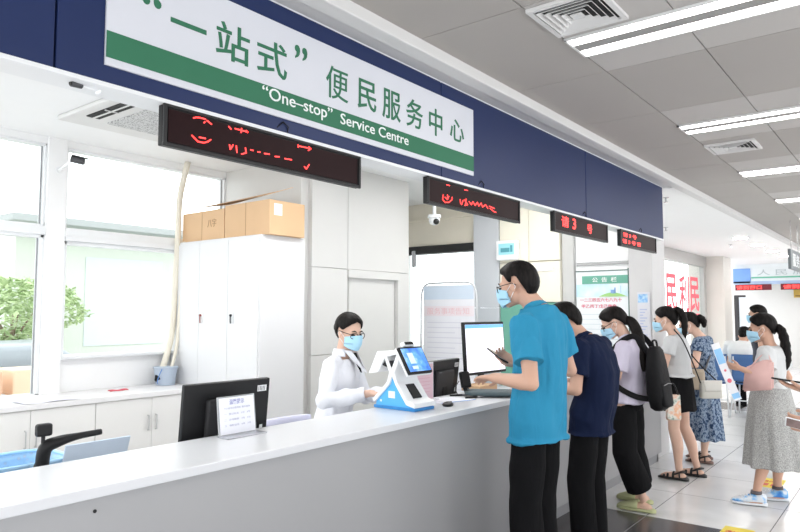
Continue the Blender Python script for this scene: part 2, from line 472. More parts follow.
def skirt_mb(J, ztop, zbot, w0, d0, w1, d1, pleats=9, depth=.06, shift=V((0, 0, 0)), mb=None, seed=0, n=96):
    k = J['k']; mb = mb or MB(); rings = []
    N = 14
    for i in range(N+1):
        t = i/N; z = ztop+(zbot-ztop)*t; c = V((J['hip'].x, J['hip'].y, z))+shift*t
        s = t**.75; w = w0+(w1-w0)*s; d = d0+(d1-d0)*s
        pts = []
        for q in range(n):
            a = 2*PI*q/n; md = 1+depth*t*(math.sin(a*pleats+seed)+.5*math.sin(a*(pleats*1.7)+2+seed))
            pts.append(c+J['L']*w*md*math.cos(a)+J['F']*d*md*math.sin(a)+V((0, 0, .006*math.sin(a*pleats)*t)))
        rings.append(pts)
    mb.loft(rings); return mb

def sneaker(an, ft, k, root, m1, m2, m3):
    ft = V(ft).normalized(); s = V((0, 0, 1)).cross(ft)
    def rr(a, w, z0, z1):
        c = V((an.x, an.y, 0))+ft*a*k; out = []
        for i in range(20):
            t = 2*PI*i/20; out.append(c+s*w*k*math.cos(t)+V((0, 0, ((z0+z1)/2+(z1-z0)/2*math.sin(t))*k)))
        return out
    mb = MB(); mb.loft([rr(-.075, .022, .03, .085), rr(-.06, .036, .022, .105), rr(-.02, .040, .02, .110), rr(.03, .042, .02, .10), rr(.08, .046, .02, .078), rr(.13, .047, .02, .062), rr(.165, .038, .02, .05), rr(.185, .02, .022, .04)])
    o = part('shoe', mb, m1, root, True)
    mb = MB(); mb.loft([rr(-.082, .022, .002, .030), rr(-.06, .041, .002, .034), rr(0, .041, .002, .030), (rr(.08, .050, .002, .030)), rr(.14, .050, .002, .030), rr(.18, .034, .004, .032), rr(.196, .014, .010, .034)])
    part('sole', mb, m2, o, True)
    mb = MB()
    for i in range(4):
        c = V((an.x, an.y, 0))+ft*(.045+.024*i)*k; z = (.098-.009*i)*k
        mb.tube([c+s*.030*k+V((0, 0, z-.014)), c+V((0, 0, z)), c-s*.030*k+V((0, 0, z-.014))], .004, 6)
    part('laces', mb, m3, o, True)
    return o
# ------------------------------------------------------------------ setting
def floor_mat():
    m = bpy.data.materials.new('polished_floor_tiles'); m.use_nodes = True; nt = m.node_tree; n = nt.nodes; b = n['Principled BSDF']
    g = n.new('ShaderNodeNewGeometry'); sp = n.new('ShaderNodeSeparateXYZ'); nt.links.new(g.outputs['Position'], sp.inputs[0])
    def M(op, a, b2=None, c=None):
        q = n.new('ShaderNodeMath'); q.operation = op
        for i, v in enumerate((a, b2, c)):
            if v is None: continue
            if hasattr(v, 'links'): nt.links.new(v, q.inputs[i])
            else: q.inputs[i].default_value = v
        return q.outputs[0]
    def seam(ax, off):
        fr = M('FRACT', M('DIVIDE', M('ADD', ax, off), .8)); d = M('ABSOLUTE', M('SUBTRACT', fr, .5)); return M('GREATER_THAN', d, .4955)
    X, Y = sp.outputs[0], sp.outputs[1]
    s = M('MAXIMUM', seam(X, .9+80), seam(Y, -5.18+80))
    # dark inlaid border tiles in front of the counter and across the hall further back
    inx = M('MULTIPLY', M('LESS_THAN', X, -1.10), M('GREATER_THAN', X, -2.5)); iny = M('MULTIPLY', M('LESS_THAN', Y, 5.18), M('GREATER_THAN', Y, 1.2))
    d1 = M('MULTIPLY', inx, iny)
    d2 = M('MULTIPLY', M('LESS_THAN', Y, 12.4), M('GREATER_THAN', Y, 11.5))
    dark = M('MAXIMUM', d1, d2)
    nz = n.new('ShaderNodeTexNoise'); nz.inputs['Scale'].default_value = 1.6; nz.inputs['Detail'].default_value = 6; nz.inputs['Distortion'].default_value = 1.2
    nt.links.new(g.outputs['Position'], nz.inputs['Vector'])
    r = n.new('ShaderNodeValToRGB'); r.color_ramp.elements[0].position = .3; r.color_ramp.elements[0].color = (.70, .70, .70, 1); r.color_ramp.elements[1].position = .75; r.color_ramp.elements[1].color = (.82, .82, .82, 1)
    nt.links.new(nz.outputs['Fac'], r.inputs[0])
    def mix(f, a, bb):
        q = n.new('ShaderNodeMix'); q.data_type = 'RGBA'; nt.links.new(f, q.inputs[0])
        for i, v in ((6, a), (7, bb)):
            if hasattr(v, 'links'): nt.links.new(v, q.inputs[i])
            else: q.inputs[i].default_value = v
        return q.outputs[2]
    c = mix(dark, r.outputs[0], (.075, .07, .072, 1)); c = mix(s, c, (.24, .24, .25, 1)); nt.links.new(c, b.inputs['Base Color'])
    b.inputs['Roughness'].default_value = .22; b.inputs['Specular IOR Level'].default_value = .45
    MATS['floor'] = m; return m
FLOOR = floor_mat()
WALLW = mat('white_paint', (.88, .88, .88), .6, var=.015)
ALUM = mat('white_aluminium', (.80, .81, .82), .35, var=.02)
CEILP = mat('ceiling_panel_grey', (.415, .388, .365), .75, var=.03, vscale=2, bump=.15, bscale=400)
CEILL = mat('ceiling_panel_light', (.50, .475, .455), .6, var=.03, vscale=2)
CEILGAP = mat('ceiling_gap', (.30, .29, .28), .8)
SOFF = mat('soffit_white', (.91, .905, .90), .55, var=.02)
GLASS = bpy.data.materials.new('window_glass'); GLASS.use_nodes = True
def _glass():
    nt = GLASS.node_tree; n = nt.nodes; n.remove(n['Principled BSDF']); out = n['Material Output']
    t = n.new('ShaderNodeBsdfTransparent'); t.inputs[0].default_value = (.97, .99, .98, 1); g = n.new('ShaderNodeBsdfGlossy'); g.inputs['Roughness'].default_value = .02
    fr = n.new('ShaderNodeFresnel'); fr.inputs[0].default_value = 1.3
    nz = n.new('ShaderNodeTexNoise'); nz.inputs['Scale'].default_value = 2
    mm = n.new('ShaderNodeMath'); mm.operation = 'MULTIPLY'; mm.inputs[1].default_value = .2; nt.links.new(fr.outputs[0], mm.inputs[0]); mx = n.new('ShaderNodeMixShader'); nt.links.new(mm.outputs[0], mx.inputs[0]); nt.links.new(t.outputs[0], mx.inputs[1]); nt.links.new(g.outputs[0], mx.inputs[2]); nt.links.new(mx.outputs[0], out.inputs[0])
_glass()
STONE = mat('grey_stone_panel', (.60, .62, .65), .35, var=.03, vscale=3)
CREAM = mat('cream_panel', (.82, .76, .64), .5, var=.02)
GREEN = mat('green_door', (.16, .42, .32), .45)

mb = MB(); mb.box((-5.84, -2.5, -.12), (4.2, 7.5, 0)); mb.box((-6.6, 7.5, -.12), (4.2, 22.4, 0)); struct('floor', mb, FLOOR)
# hall ceiling: panels with dark joints, lamp rows use smoother lighter panels
cs = sroot('ceiling', (1, 9, 2.9))
mb = MB(); mb.box((-1.95, -2.5, 2.925), (4.2, 22.4, 3.05)); part('ceiling_slab', mb, CEILGAP, cs)
mbs = {0: MB(), 1: MB()}
xs = [-1.945, -1.36]+[-.83+.53*i for i in range(10)]
y = -2.4; yy = []
base = 3.05
n0 = -3
rows = []
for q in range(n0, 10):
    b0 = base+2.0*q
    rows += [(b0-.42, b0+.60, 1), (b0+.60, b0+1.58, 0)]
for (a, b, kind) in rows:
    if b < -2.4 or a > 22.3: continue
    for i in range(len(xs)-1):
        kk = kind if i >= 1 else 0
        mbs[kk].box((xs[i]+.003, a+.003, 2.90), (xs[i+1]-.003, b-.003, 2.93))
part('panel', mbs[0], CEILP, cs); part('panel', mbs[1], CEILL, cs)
# white bulkhead between hall ceiling and blue fascia, and the low white ceiling behind it
mb = MB(); mb.box((-2.02, -2.5, 2.84), (-1.925, 22.4, 3.05), .006); mb.box((-2.13, -2.5, 2.862), (-2.0, 22.4, 3.05)); struct('trim_1', mb, mat('bulkhead_white', (.70, .69, .68), .55, var=.02))
mb = MB(); mb.box((-4.22, 7.31, 2.852), (-2.01, 22.4, 3.05)); struct('ceiling', mb, SOFF)
mb = MB(); mb.box((-5.95, -2.5, 2.99), (-2.25, 7.31, 3.15)); struct('ceiling', mb, WALLW)

# ---- window wall on the left (street side)
XW = -5.7
mb = MB(); mb.box((XW-.12, 2.49, 0), (XW+.04, 2.65, 3.0), .006); mb.box((XW-.12, -2.5, 2.93), (XW+.02, 7.5, 3.0), .004); mb.box((XW-.12, 4.3, 0), (XW+.02, 7.5, 3.0)); mb.box((XW-.12, -2.5, 0), (XW+.02, 7.5, .84))
mb.box((XW-.10, 2.65, .84), (XW, 4.3, 1.14), .004); struct('wall_left', mb, WALLW)
def window(n, y0, y1, z0, z1, fr=.045, mull=()):
    r = sroot(n, (XW, (y0+y1)/2, z0)); mb = MB()
    for a, b in (((y0, z0), (y0+fr, z1)), ((y1-fr, z0), (y1, z1)), ((y0, z0), (y1, z0+fr)), ((y0, z1-fr), (y1, z1))):
        mb.box((XW-.07, a[0], a[1]), (XW+.015, b[0], b[1]), .004)
    part('window_frame', mb, ALUM, r)
    mb = MB(); mb.box((XW-.04, y0+fr, z0+fr), (XW-.032, y1-fr, z1-fr)); part('pane', mb, GLASS, r)
    mb = MB(); mb.box((XW-.03, y0+fr-.001, z0+fr), (XW-.022, y0+fr+.010, z1-fr)); mb.box((XW-.03, y1-fr-.012, z0+fr), (XW-.022, y1-fr, z1-fr)); part('gasket', mb, mat('grey_gasket', (.35, .36, .37), .7), r)
window('window_1', -2.5, 2.49, .84, 2.17, .03)
window('window_2', -2.5, 2.49, 2.235, 2.93, .02)
window('window_3', 2.65, 4.3, 1.14, 2.13, .03)
window('window_4', 2.65, 4.3, 2.225, 2.93, .02)
mb = MB(); mb.box((XW-.06, -2.5, 2.165), (XW+.05, 2.49, 2.24), .006); struct('trim_2', mb, ALUM)
mb = MB(); mb.box((XW-.06, 2.65, 2.13), (XW+.06, 4.3, 2.17), .004); mb.box((XW-.06, 2.65, 2.165), (XW+.04, 4.3, 2.23), .006); struct('trim_3', mb, ALUM)
mb = MB(); mb.box((XW-.06, 2.65, 1.135), (XW+.07, 4.3, 1.165), .006); struct('trim_4', mb, ALUM)
# ---- pillar block behind the clerk, clad in white panels with a shallow niche
XB = -4.5
mb = MB()
mb.box((-5.68, 4.30, 0), (XB-.05, 5.91, 3.1))
for (a, b, z0, z1) in ((4.40, 4.9, 0, 1.12), (4.40, 4.9, 1.124, 1.955), (4.40, 4.9, 1.959, 3.0), (4.904, 5.91, 1.959, 3.0), (5.715, 5.91, 0, 1.955), ):
    mb.box((XB-.05, a, z0), (XB, b-.003, z1), .003)
mb.box((XB-.05, 4.904, 1.872), (XB+.015, 5.712, 1.955), .004); mb.box((XB-.07, 4.95, 0), (XB-.03, 5.68, 1.872), .003)
struct('column', mb, mat('warm_white_cladding', (.66, .655, .64), .45, var=.015))
# ---- back wall behind the service area
YB = 7.25
BR = mat('beam_black', (.02, .02, .02), .5)
mb = MB(); mb.box((-5.7, YB, 2.41), (-4.42, YB+.15, 3.1)); mb.box((-5.7, YB-.03, 2.76), (-4.42, YB, 2.79)); struct('wall_back', mb, CREAM)
mb = MB(); mb.box((-5.7, YB-.04, 2.31), (-4.42, YB+.12, 2.415), .004); struct('trim_5', mb, BR)
r = sroot('window_5', (-5.06, YB, 0)); mb = MB(); mb.box((-5.7, YB+.04, 0), (-4.43, YB+.05, 2.32)); part('pane', mb, GLASS, r)
mb = MB(); mb.box((-5.7, YB+.02, 0), (-5.66, YB+.07, 2.41)); mb.box((-4.47, YB+.02, 0), (-4.43, YB+.07, 2.41)); mb.box((-5.7, YB+.02, .0), (-4.43, YB+.07, .08)); part('window_frame', mb, ALUM, r)
mb = MB()
for z0, z1 in ((0, .8), (.804, 1.58), (1.584, 3.1)): mb.box((-4.42, YB-.1, z0), (-4.06, YB+.3, z1), .003)
struct('column', mb, STONE)
mb = MB(); mb.box((-4.06, YB+.05, 0), (-3.26, YB+.3, 3.1)); mb.box((-3.12, YB+.02, 2.05), (-2.49, YB+.3, 3.1)); mb.box((-3.12, YB+.02, 0), (-2.49, YB+.3, 2.05)); struct('wall_back', mb, WALLW)
mb = MB()
for z0, z1 in ((0, 1.64), (1.644, 3.1)): mb.box((-3.26, YB-.04, z0), (-3.12, YB+.3, z1), .004)
struct('column', mb, mat('grey_post', (.55, .55, .54), .4))
mb = MB(); mb.box((-3.10, YB+.0, 2.055), (-2.50, YB+.02, 2.07)); mb.box((-3.10, YB, 2.085), (-2.50, YB+.015, 2.09)); struct('trim_6', mb, mat('trim_grey', (.4, .4, .4), .5))
mb = MB(); mb.box((-2.49, YB-.04, 0), (-2.24, YB+.4, 2.852), .003); struct('column', mb, mat('grey_pillar', (.62, .61, .61), .5))

# ---- glass partition with red lettering, far column, far wall
r = sroot('window_6', (-4.1, 12, 0)); mb = MB(); mb.box((-4.12, 7.8, .06), (-4.10, 17.0, 2.6)); part('pane', mb, GLASS, r)
mb = MB(); mb.box((-4.16, 7.7, 2.6), (-4.04, 17.4, 2.852), .005); mb.box((-4.15, 16.9, 0), (-4.05, 17.1, 2.6)); mb.box((-4.15, 13.0, 0), (-4.07, 13.08, 2.6)); part('window_frame', mb, mat('steel_header', (.42, .41, .40), .35, .3), r)
mb = MB(); mb.box((-6.5, 8.0, 0), (-6.35, 26, 1.0)); struct('wall_middle', mb, WALLW)
mb = MB()
for i, (a, b) in enumerate(((-4.45, -4.12), (-4.117, -3.72))): mb.box((a, 17.1, 0), (b, 17.7, 2.852), .004)
mb.box((-3.72, 17.1, 0), (-3.66, 17.9, 2.852), .004); struct('column', mb, mat('beige_metal_cladding', (.66, .63, .59), .4, .0, var=.05, vscale=3))
mb = MB(); mb.box((-4.6, 21.6, 0), (4.2, 21.8, 3.0)); mb.box((-2.9, 21.45, 0), (4.2, 21.6, 3.0)); struct('wall_far', mb, mat('far_wall_white', (.80, .79, .77), .5, var=.02))
mb = MB(); mb.box((3.9, 19, 0), (4.1, 22, 3.0)); struct('wall_right', mb, WALLW)
# ------------------------------------------------------------------ signs over the counter
BLUE = mat('fascia_blue', (.013, .026, .095), .42, .05, var=.08, vscale=2, spec=.35)
GRN = mat('sign_green', (.035, .165, .09), .6, spec=.3)
BAN = mat('banner_white', (.66, .67, .72), .6, var=.015)
NX = V((1, 0, 0)); UP = V((0, 0, 1)); YD = V((0, 1, 0))
t = thing('sign_fascia', 'long dark blue panelled fascia hanging above the service counter', 'fascia', (-2.2, 2.4, 2.3))
mb = MB()
ys = [-2.4, -1.15, .95, 3.12, 5.22, 7.3]
for a, b in zip(ys, ys[1:]): mb.box((-2.24, a+.003, 2.305), (-2.14, b-.003, 2.862), .004)
part('panel', mb, BLUE, t, label='blue panels')
mb = MB(); mb.box((-2.27, -2.4, 2.29), (-2.138, 7.3, 2.306), .002); mb.box((-2.26, -2.4, 2.31), (-2.235, 7.3, 3.0)); part('edge_strip', mb, ALUM, t, label='white bottom edge strip')
t = thing('banner', 'white and green banner reading One-stop Service Centre on the blue fascia', 'sign', (-2.135, 2.28, 2.363))
mb = MB(); mb.box((-2.139, 1.11, 2.363), (-2.131, 3.455, 2.774)); part('banner_sheet', mb, BAN, t)
mb = MB(); mb.box((-2.132, 1.112, 2.390), (-2.1285, 3.453, 2.482)); st = part('green_band', mb, GRN, t, label='green band')
xt = -2.127
def ch(s, yc, w=.15, h=.15, zc=2.605, b=.008): return text('lettering', s, (xt-.003, yc, zc), YD, UP, w, h, GRN, t, .003, b)
ch('一', 1.43, .155, .018); ch('站', 1.635, .165, .15); ch('式', 1.84, .165, .15); ch('便', 2.24, .15, .155, b=0); ch('民', 2.455, .14, .15); ch('服', 2.65, .15, .155)
ch('务', 2.85, .15, .155); ch('中', 3.05, .13, .155); ch('心', 3.27, .15, .13)
ch('“', 1.275, .075, .062, 2.655, .01); ch('”', 2.005, .075, .062, 2.68, .01)
LW = mat('letter_white', (.85, .87, .86), .5)
text('lettering', '“One–stop”', (-2.127, 1.995, 2.442), YD, UP, .42, .070, LW, st, .002, .004)
text('lettering', 'Service Centre', (-2.127, 2.525, 2.445), YD, UP, .53, .052, LW, st, .002, .004)

RED = mat('led_red', (1, .06, .05), .5, emit=2.2, ecol=(1, .05, .05))
LEDB = mat('led_screen', (.016, .004, .005), .4, var=.2, vscale=40, spec=.12)
FRB = mat('led_frame_black', (.010, .010, .011), .4, spec=.2)
def led(y0, y1, label, strokes=None, chars=()):
    z0, z1 = 2.135, 2.287
    t = thing('led_display', label, 'display', (-2.19, (y0+y1)/2, z0), 'red scrolling number displays under the fascia')
    mb = MB(); mb.box((-2.172, y0, z0), (-2.142, y1, z1), .004); part('housing', mb, FRB, t)
    mb = MB(); mb.box((-2.143, y0+.022, z0+.016), (-2.1395, y1-.022, z1-.014)); s = part('screen', mb, LEDB, t)
    mb = MB()
    for yy in (y0+.001, y1-.015): mb.box((-2.146, yy, z0-.002), (-2.133, yy+.014, z1+.002), .003)
    mb.box((-2.146, y0, z0-.003), (-2.134, y1, z0+.012), .003); mb.box((-2.146, y0, z1-.008), (-2.134, y1, z1+.003), .003); part('frame', mb, mat('led_bezel', (.02, .02, .021), .35, spec=.3), t)
    for yy in (y0+.28, y1-.28):
        mb = MB(); mb.tube([(-2.165, yy, z1-.003), (-2.165, yy, z1+.02)], .008, 8); part('hanger', mb, FRB, t)
    mb = MB(); ym = (y0+y1)/2+.02
    mb.tube([(-2.16, ym-.02, z1), (-2.14, ym-.015, z1+.035), (-2.133, ym+.01, z1+.06), (-2.133, ym+.04, z1+.045), (-2.15, ym+.045, z1+.0)], .003, 6); part('cable', mb, FRB, t)
    mb = MB()
    for L in strokes or ():
        stroke_mb(mb, [V((-2.1385, a, b)) for a, b in L], .0050, NX, .002)
    if strokes: part('lettering', mb, RED, s)
    for c, yc, w, h, zc in chars: text('lettering', c, (-2.1385, yc, zc), YD, UP, w, h, RED, s, .002, .012)
LED1 = [[(1.464, 2.262), (1.477, 2.268), (1.493, 2.27), (1.517, 2.27)], [(1.511, 2.255), (1.515, 2.259)], [(1.524, 2.266), (1.545, 2.257)],
 [(1.459, 2.194), (1.472, 2.185), (1.486, 2.176), (1.513, 2.177), (1.53, 2.185), (1.543, 2.195)], [(1.492, 2.194), (1.519, 2.195)],
 [(1.627, 2.266), (1.638, 2.258)], [(1.658, 2.264), (1.721, 2.264)], [(1.69, 2.272), (1.688, 2.255)], [(1.713, 2.268), (1.721, 2.262)],
 [(1.632, 2.193), (1.636, 2.175)], [(1.649, 2.196), (1.64, 2.18)], [(1.665, 2.195), (1.669, 2.169)], [(1.711, 2.196), (1.715, 2.176), (1.692, 2.167)],
 [(1.738, 2.193), (1.751, 2.193)], [(1.775, 2.192), (1.787, 2.193)], [(1.811, 2.192), (1.837, 2.194)], [(1.869, 2.19), (1.892, 2.193)], [(1.924, 2.191), (1.963, 2.193)],
 [(2.001, 2.266), (2.001, 2.256)], [(2.001, 2.262), (2.073, 2.265)], [(2.066, 2.270), (2.078, 2.264), (2.063, 2.254)], [(2.04, 2.176), (2.052, 2.168), (2.069, 2.19)]]
LED2 = [[(3.134, 2.202), (3.127, 2.175), (3.153, 2.161), (3.192, 2.166), (3.223, 2.185), (3.227, 2.201)], [(3.153, 2.191), (3.176, 2.181), (3.192, 2.201)], [(3.177, 2.208), (3.18, 2.184)],
 [(3.169, 2.266), (3.201, 2.266)], [(3.362, 2.264), (3.396, 2.266)], [(3.312, 2.199), (3.317, 2.173)], [(3.345, 2.199), (3.328, 2.17)], [(3.362, 2.202), (3.395, 2.178), (3.361, 2.169)], [(3.378, 2.211), (3.37, 2.175)],
 [(3.412, 2.199), (3.438, 2.184), (3.455, 2.205), (3.481, 2.185), (3.508, 2.207), (3.525, 2.187), (3.552, 2.208), (3.57, 2.186), (3.606, 2.205), (3.634, 2.185)],
 [(3.653, 2.201), (3.718, 2.195)], [(3.662, 2.188), (3.709, 2.174), (3.737, 2.173)]]
led(1.337, 2.417, 'black LED display with broken red characters, under the left half of the banner', LED1)
led(2.98, 4.06, 'black LED display with a round red mark, just past the right end of the banner', LED2)
led(4.60, 5.68, 'black LED display above the bowed navy-shirted man, third along the fascia', None, (('请', 4.80, .13, .085, 2.225), ('3', 4.97, .06, .085, 2.225), ('号', 5.28, .1, .075, 2.215)))
led(6.0, 7.03, 'black LED display at the far end of the fascia, smallest looking of the row', None, (('请 3 号', 6.25, .36, .04, 2.245), ('请 3 号 窗', 6.3, .5, .04, 2.185)))

# ------------------------------------------------------------------ ceiling fittings
TUBE = mat('lamp_tube', (1, 1, 1), .5, emit=12, ecol=(1, .985, .96))
FIX = mat('lamp_fixture', (.75, .75, .74), .4)
def ceiling_light(yc, label):
    x0, x1 = -1.36, 1.9
    t = thing('ceiling_light', label, 'light', (.2, yc, 2.89), 'long twin-tube ceiling lights')
    mb = MB(); mb.box((x0, yc-.135, 2.885), (x1, yc-.125, 2.899)); mb.box((x0, yc+.125, 2.885), (x1, yc+.135, 2.899)); mb.box((x0, yc-.135, 2.885), (x0+.012, yc+.135, 2.899)); mb.box((x1-.012, yc-.135, 2.885), (x1, yc+.135, 2.899)); mb.box((x0+.01, yc-.125, 2.893), (x1-.01, yc+.125, 2.8985)); part('frame', mb, FIX, t)
    mb = MB(); mb.box((x0+.012, yc-.042, 2.887), (x1-.012, yc+.042, 2.894), .002); part('reflector_strip', mb, mat('strip_grey', (.33, .32, .31), .5), t)
    for s in (-1, 1):
        mb = MB(); mb.box((x0+.02, yc+s*.082-.034, 2.886), (x1-.02, yc+s*.082+.034, 2.892), .002); part('lamp_tube', mb, TUBE, t)
LN = ['long twin-tube ceiling light nearest the camera, beside the square vent', 'long twin-tube ceiling light second from the camera, in front of the small vent', 'long twin-tube ceiling light third from the camera, past the small vent', 'long twin-tube ceiling light fourth from the camera, close above the hanging sign']
for i, yc in enumerate((3.205, 5.18, 7.22, 9.25)): ceiling_light(yc, LN[i])
for i, yc in enumerate((11.3, 13.4, 15.4, 17.5, 19.5)): ceiling_light(yc, ['fifth','sixth','seventh','eighth','ninth'][i]+' long twin-tube ceiling light from the camera, far down the hall')  # row carried on out of view, added to brighten the far hall
VENT = mat('vent_white', (.72, .71, .70), .5)
def ceil_vent(x0, y0, w, label):
    t = thing('ceiling_vent', label, 'vent', (x0+w/2, y0+w/2, 2.88), 'square ceiling air diffusers')
    mb = MB(); c = (x0+w/2, y0+w/2)
    def sq(r0, r1, z0, z1, up=0):
        for a, b in (((-r1, -r1), (r1, -r0)), ((-r1, r0), (r1, r1)), ((-r1, -r0), (-r0, r0)), ((r0, -r0), (r1, r0))):
            mb.box((c[0]+a[0], c[1]+a[1], z0), (c[0]+b[0], c[1]+b[1], z1))
    h = w/2; sq(h*.86, h, 2.883, 2.899); part('frame', mb, VENT, t)
    mb = MB()
    for i, r in enumerate((.70, .54, .38, .22)): # sloped louvre rings
        ra, rb = h*r, h*(r+.10); za, zb = 2.897, 2.878
        for q in range(4):
            A = [(-1, -1), (1, -1), (1, 1), (-1, 1)][q]; B = [(1, -1), (1, 1), (-1, 1), (-1, -1)][q]
            P = [V((c[0]+A[0]*ra, c[1]+A[1]*ra, za)), V((c[0]+B[0]*ra, c[1]+B[1]*ra, za)), V((c[0]+B[0]*rb, c[1]+B[1]*rb, zb)), V((c[0]+A[0]*rb, c[1]+A[1]*rb, zb))]
            mb.prism(P, (0, 0, .003))
    mb.box((c[0]-h*.16, c[1]-h*.16, 2.882), (c[0]+h*.16, c[1]+h*.16, 2.886)); part('louvre', mb, VENT, t)
    mb = MB(); mb.box((c[0]-h*.86, c[1]-h*.86, 2.894), (c[0]+h*.86, c[1]+h*.86, 2.8995)); part('backing', mb, mat('vent_dark', (.03, .03, .03), .8), t)
ceil_vent(-1.36, 2.66, .35, 'square louvred air vent in the ceiling nearest the camera'); ceil_vent(-1.355, 5.78, .37, 'small louvred air vent between the second and third ceiling lights')
for i, (a, b) in enumerate(((-2.5, 13.05), (-2.5, 14.65), (-2.5, 16.3), (-2.5, 17.95))):
    t = thing('downlight', ['nearest', 'second nearest', 'third nearest', 'farthest'][i]+' round white downlight in the low ceiling past the fascia', 'light', (a, b, 2.84), 'downlights in a row')
    mb = MB(); mb.tube([(a, b, 2.845), (a, b, 2.8515)], [.13, .14], 28); part('frame', mb, SOFF, t)
    mb = MB(); mb.tube([(a, b, 2.840), (a, b, 2.846)], .11, 28); part('lens', mb, mat('downlight_glow', (1, 1, 1), .5, emit=140, ecol=(1, .98, .95)), t)
for i, (a, b) in enumerate(((-2.28, 7.9), (-3.1, 10.7), (-2.9, 14.2))):
    t = thing('sprinkler', ['sprinkler head in the low ceiling just beyond the end of the fascia', 'sprinkler head in the low ceiling above the glass partition', 'sprinkler head in the low ceiling near the far column'][i], 'sprinkler', (a, b, 2.79), 'ceiling sprinklers')
    mb = MB(); mb.tube([(a, b, 2.851), (a, b, 2.845)], .035, 16); mb.tube([(a, b, 2.85), (a, b, 2.80)], .01, 10); part('stem', mb, mat('chrome', (.5, .5, .5), .25, .9), t)
    mb = MB(); mb.tube([(a, b, 2.80), (a, b, 2.795)], .025, 12); part('deflector', mb, MATS['chrome'], t)
# cassette air conditioner inside, above the clerks
t = thing('air_conditioner', 'white cassette air conditioner with perforated grille in the inner ceiling', 'air conditioner', (-4.45, 2.72, 2.94))
mb = MB(); mb.box((-5.0, 2.25, 2.955), (-3.95, 3.2, 2.989), .01); part('body', mb, VENT, t)
mb = MB(); mb.box((-4.78, 2.52, 2.944), (-4.18, 3.02, 2.957), .004); part('grille', mb, mat_ramp('perforated_grille', [(.0, (.18, .18, .18)), (.32, (.2, .2, .2)), (.42, (.6, .6, .6))], 'voronoi', 70, .6, bump=.3), t)
mb = MB(); mb.box((-4.72, 2.33, 2.947), (-4.2, 2.43, 2.957), .003); sl = part('air_slot', mb, mat('slot_dark', (.02, .02, .02), .8), t)
mb = MB(); mb.box((-4.74, 2.372, 2.940), (-4.18, 2.385, 2.948), .003); mb.box((-4.46, 2.33, 2.941), (-4.45, 2.43, 2.948)); part('flap', mb, VENT, sl)
for i, (x, yc) in enumerate(((-3.3, 1.2), (-3.3, 3.6), (-3.3, 6.0))):  # glowing panels added out of view behind the fascia to brighten the clerk area
    t = thing('panel_light', ['square light panel in the inner ceiling above the left monitor', 'square light panel in the inner ceiling above the clerk', 'square light panel in the inner ceiling above the white screen'][i], 'light', (x, yc, 2.96), 'square panel lights in the inner ceiling')
    mb = MB(); mb.box((x-.31, yc-.61, 2.972), (x+.31, yc+.61, 2.989), .003); part('frame', mb, FIX, t)
    mb = MB(); mb.box((x-.29, yc-.59, 2.968), (x+.29, yc+.59, 2.973)); part('diffuser', mb, mat('panel_glow', (1, 1, 1), .5, emit=12, ecol=(1, .99, .97)), t)
# cameras and sensors
def bullet_cam(p, d, label, arm, q=1.0):
    t = thing('security_camera', label, 'camera', p); p = V(p); d = V(d).normalized()
    mb = MB(); mb.tube([p-d*.05*q, p-d*.045*q, p+d*.05*q, p+d*.055*q], [.018*q, .028*q, .028*q, .024*q], 16); mb.obox(p+d*.02*q+V((0, 0, .031*q)), d, V((0, 0, 1)).cross(d), (0, 0, 1), (.13*q, .05*q, .006*q), .002); part('housing', mb, mat('camera_dark', (.05, .05, .055), .35), t, False)
    mb = MB(); mb.tube([p-d*.03*q, V(arm)], .011*q, 8); mb.tube([V(arm), V(arm)+(V(arm)-p).normalized()*.02*q], .03*q, 14); part('bracket', mb, WHITEP, t)
    mb = MB(); mb.tube([p+d*.055*q, p+d*.06*q], .018*q, 14); part('lens', mb, EYEM, t)
bullet_cam((-5.35, 2.58, 2.76), (.6, .75, -.2), 'small black bullet camera on a white arm beside the window post', (-5.655, 2.58, 2.72))
bullet_cam((-2.19, 1.045, 2.288), (.2, -1, -.1), 'black bullet camera tucked under the left end of the fascia', (-2.20, 1.12, 2.289), .4)
t = thing('dome_camera', 'white turret camera with a black eye hanging from the inner ceiling', 'camera', (-4.2, 5.98, 2.49)); p = V((-4.2, 5.98, 2.54))
mb = MB(); mb.tube([p+V((0, 0, .45)), p+V((0, 0, .04))], .02, 12); mb.tube([p+V((0, 0, .06)), p+V((0, 0, .03))], [.07, .075], 20); part('mount', mb, WHITEP, t)
mb = MB(); mb.ell(p, (.062, .062, .055)); part('housing', mb, WHITEP, t, True)
mb = MB(); mb.ell(p+V((.045, -.03, -.02)), (.034, .034, .034)); part('lens', mb, mat('camera_black', (.01, .01, .01), .2), t, True)
solo_mb = MB(); solo_mb.tube([(-2.6, 3.0, 2.989), (-2.6, 3.0, 2.97)], .05, 16); solo_mb.tube([(-2.6, 3.0, 2.97), (-2.6, 3.0, 2.955)], .02, 12); solo('motion_sensor', solo_mb, mat('sensor_black', (.05, .05, .05), .5), 'small dark ceiling sensor above the white pillar block', 'sensor')

# hanging sign in the hall
t = thing('hanging_sign', 'small dark grey hanging sign with a white number pictogram, top right', 'sign', (-1.5, 11.7, 2.16))
mb = MB(); mb.box((-1.52, 11.2, 2.165), (-1.48, 12.3, 2.46), .004); part('sign_board', mb, mat('sign_grey', (.17, .19, .20), .4), t)
mb = MB()
for yy in (11.4, 12.1): mb.tube([(-1.5, yy, 2.46), (-1.5, yy, 2.9)], .006, 8)
part('hanging_rod', mb, MATS['chrome'], t)
text('lettering', '服务', (-1.478, 11.7, 2.31), YD, UP, .7, .2, LW, t, .003, .01)

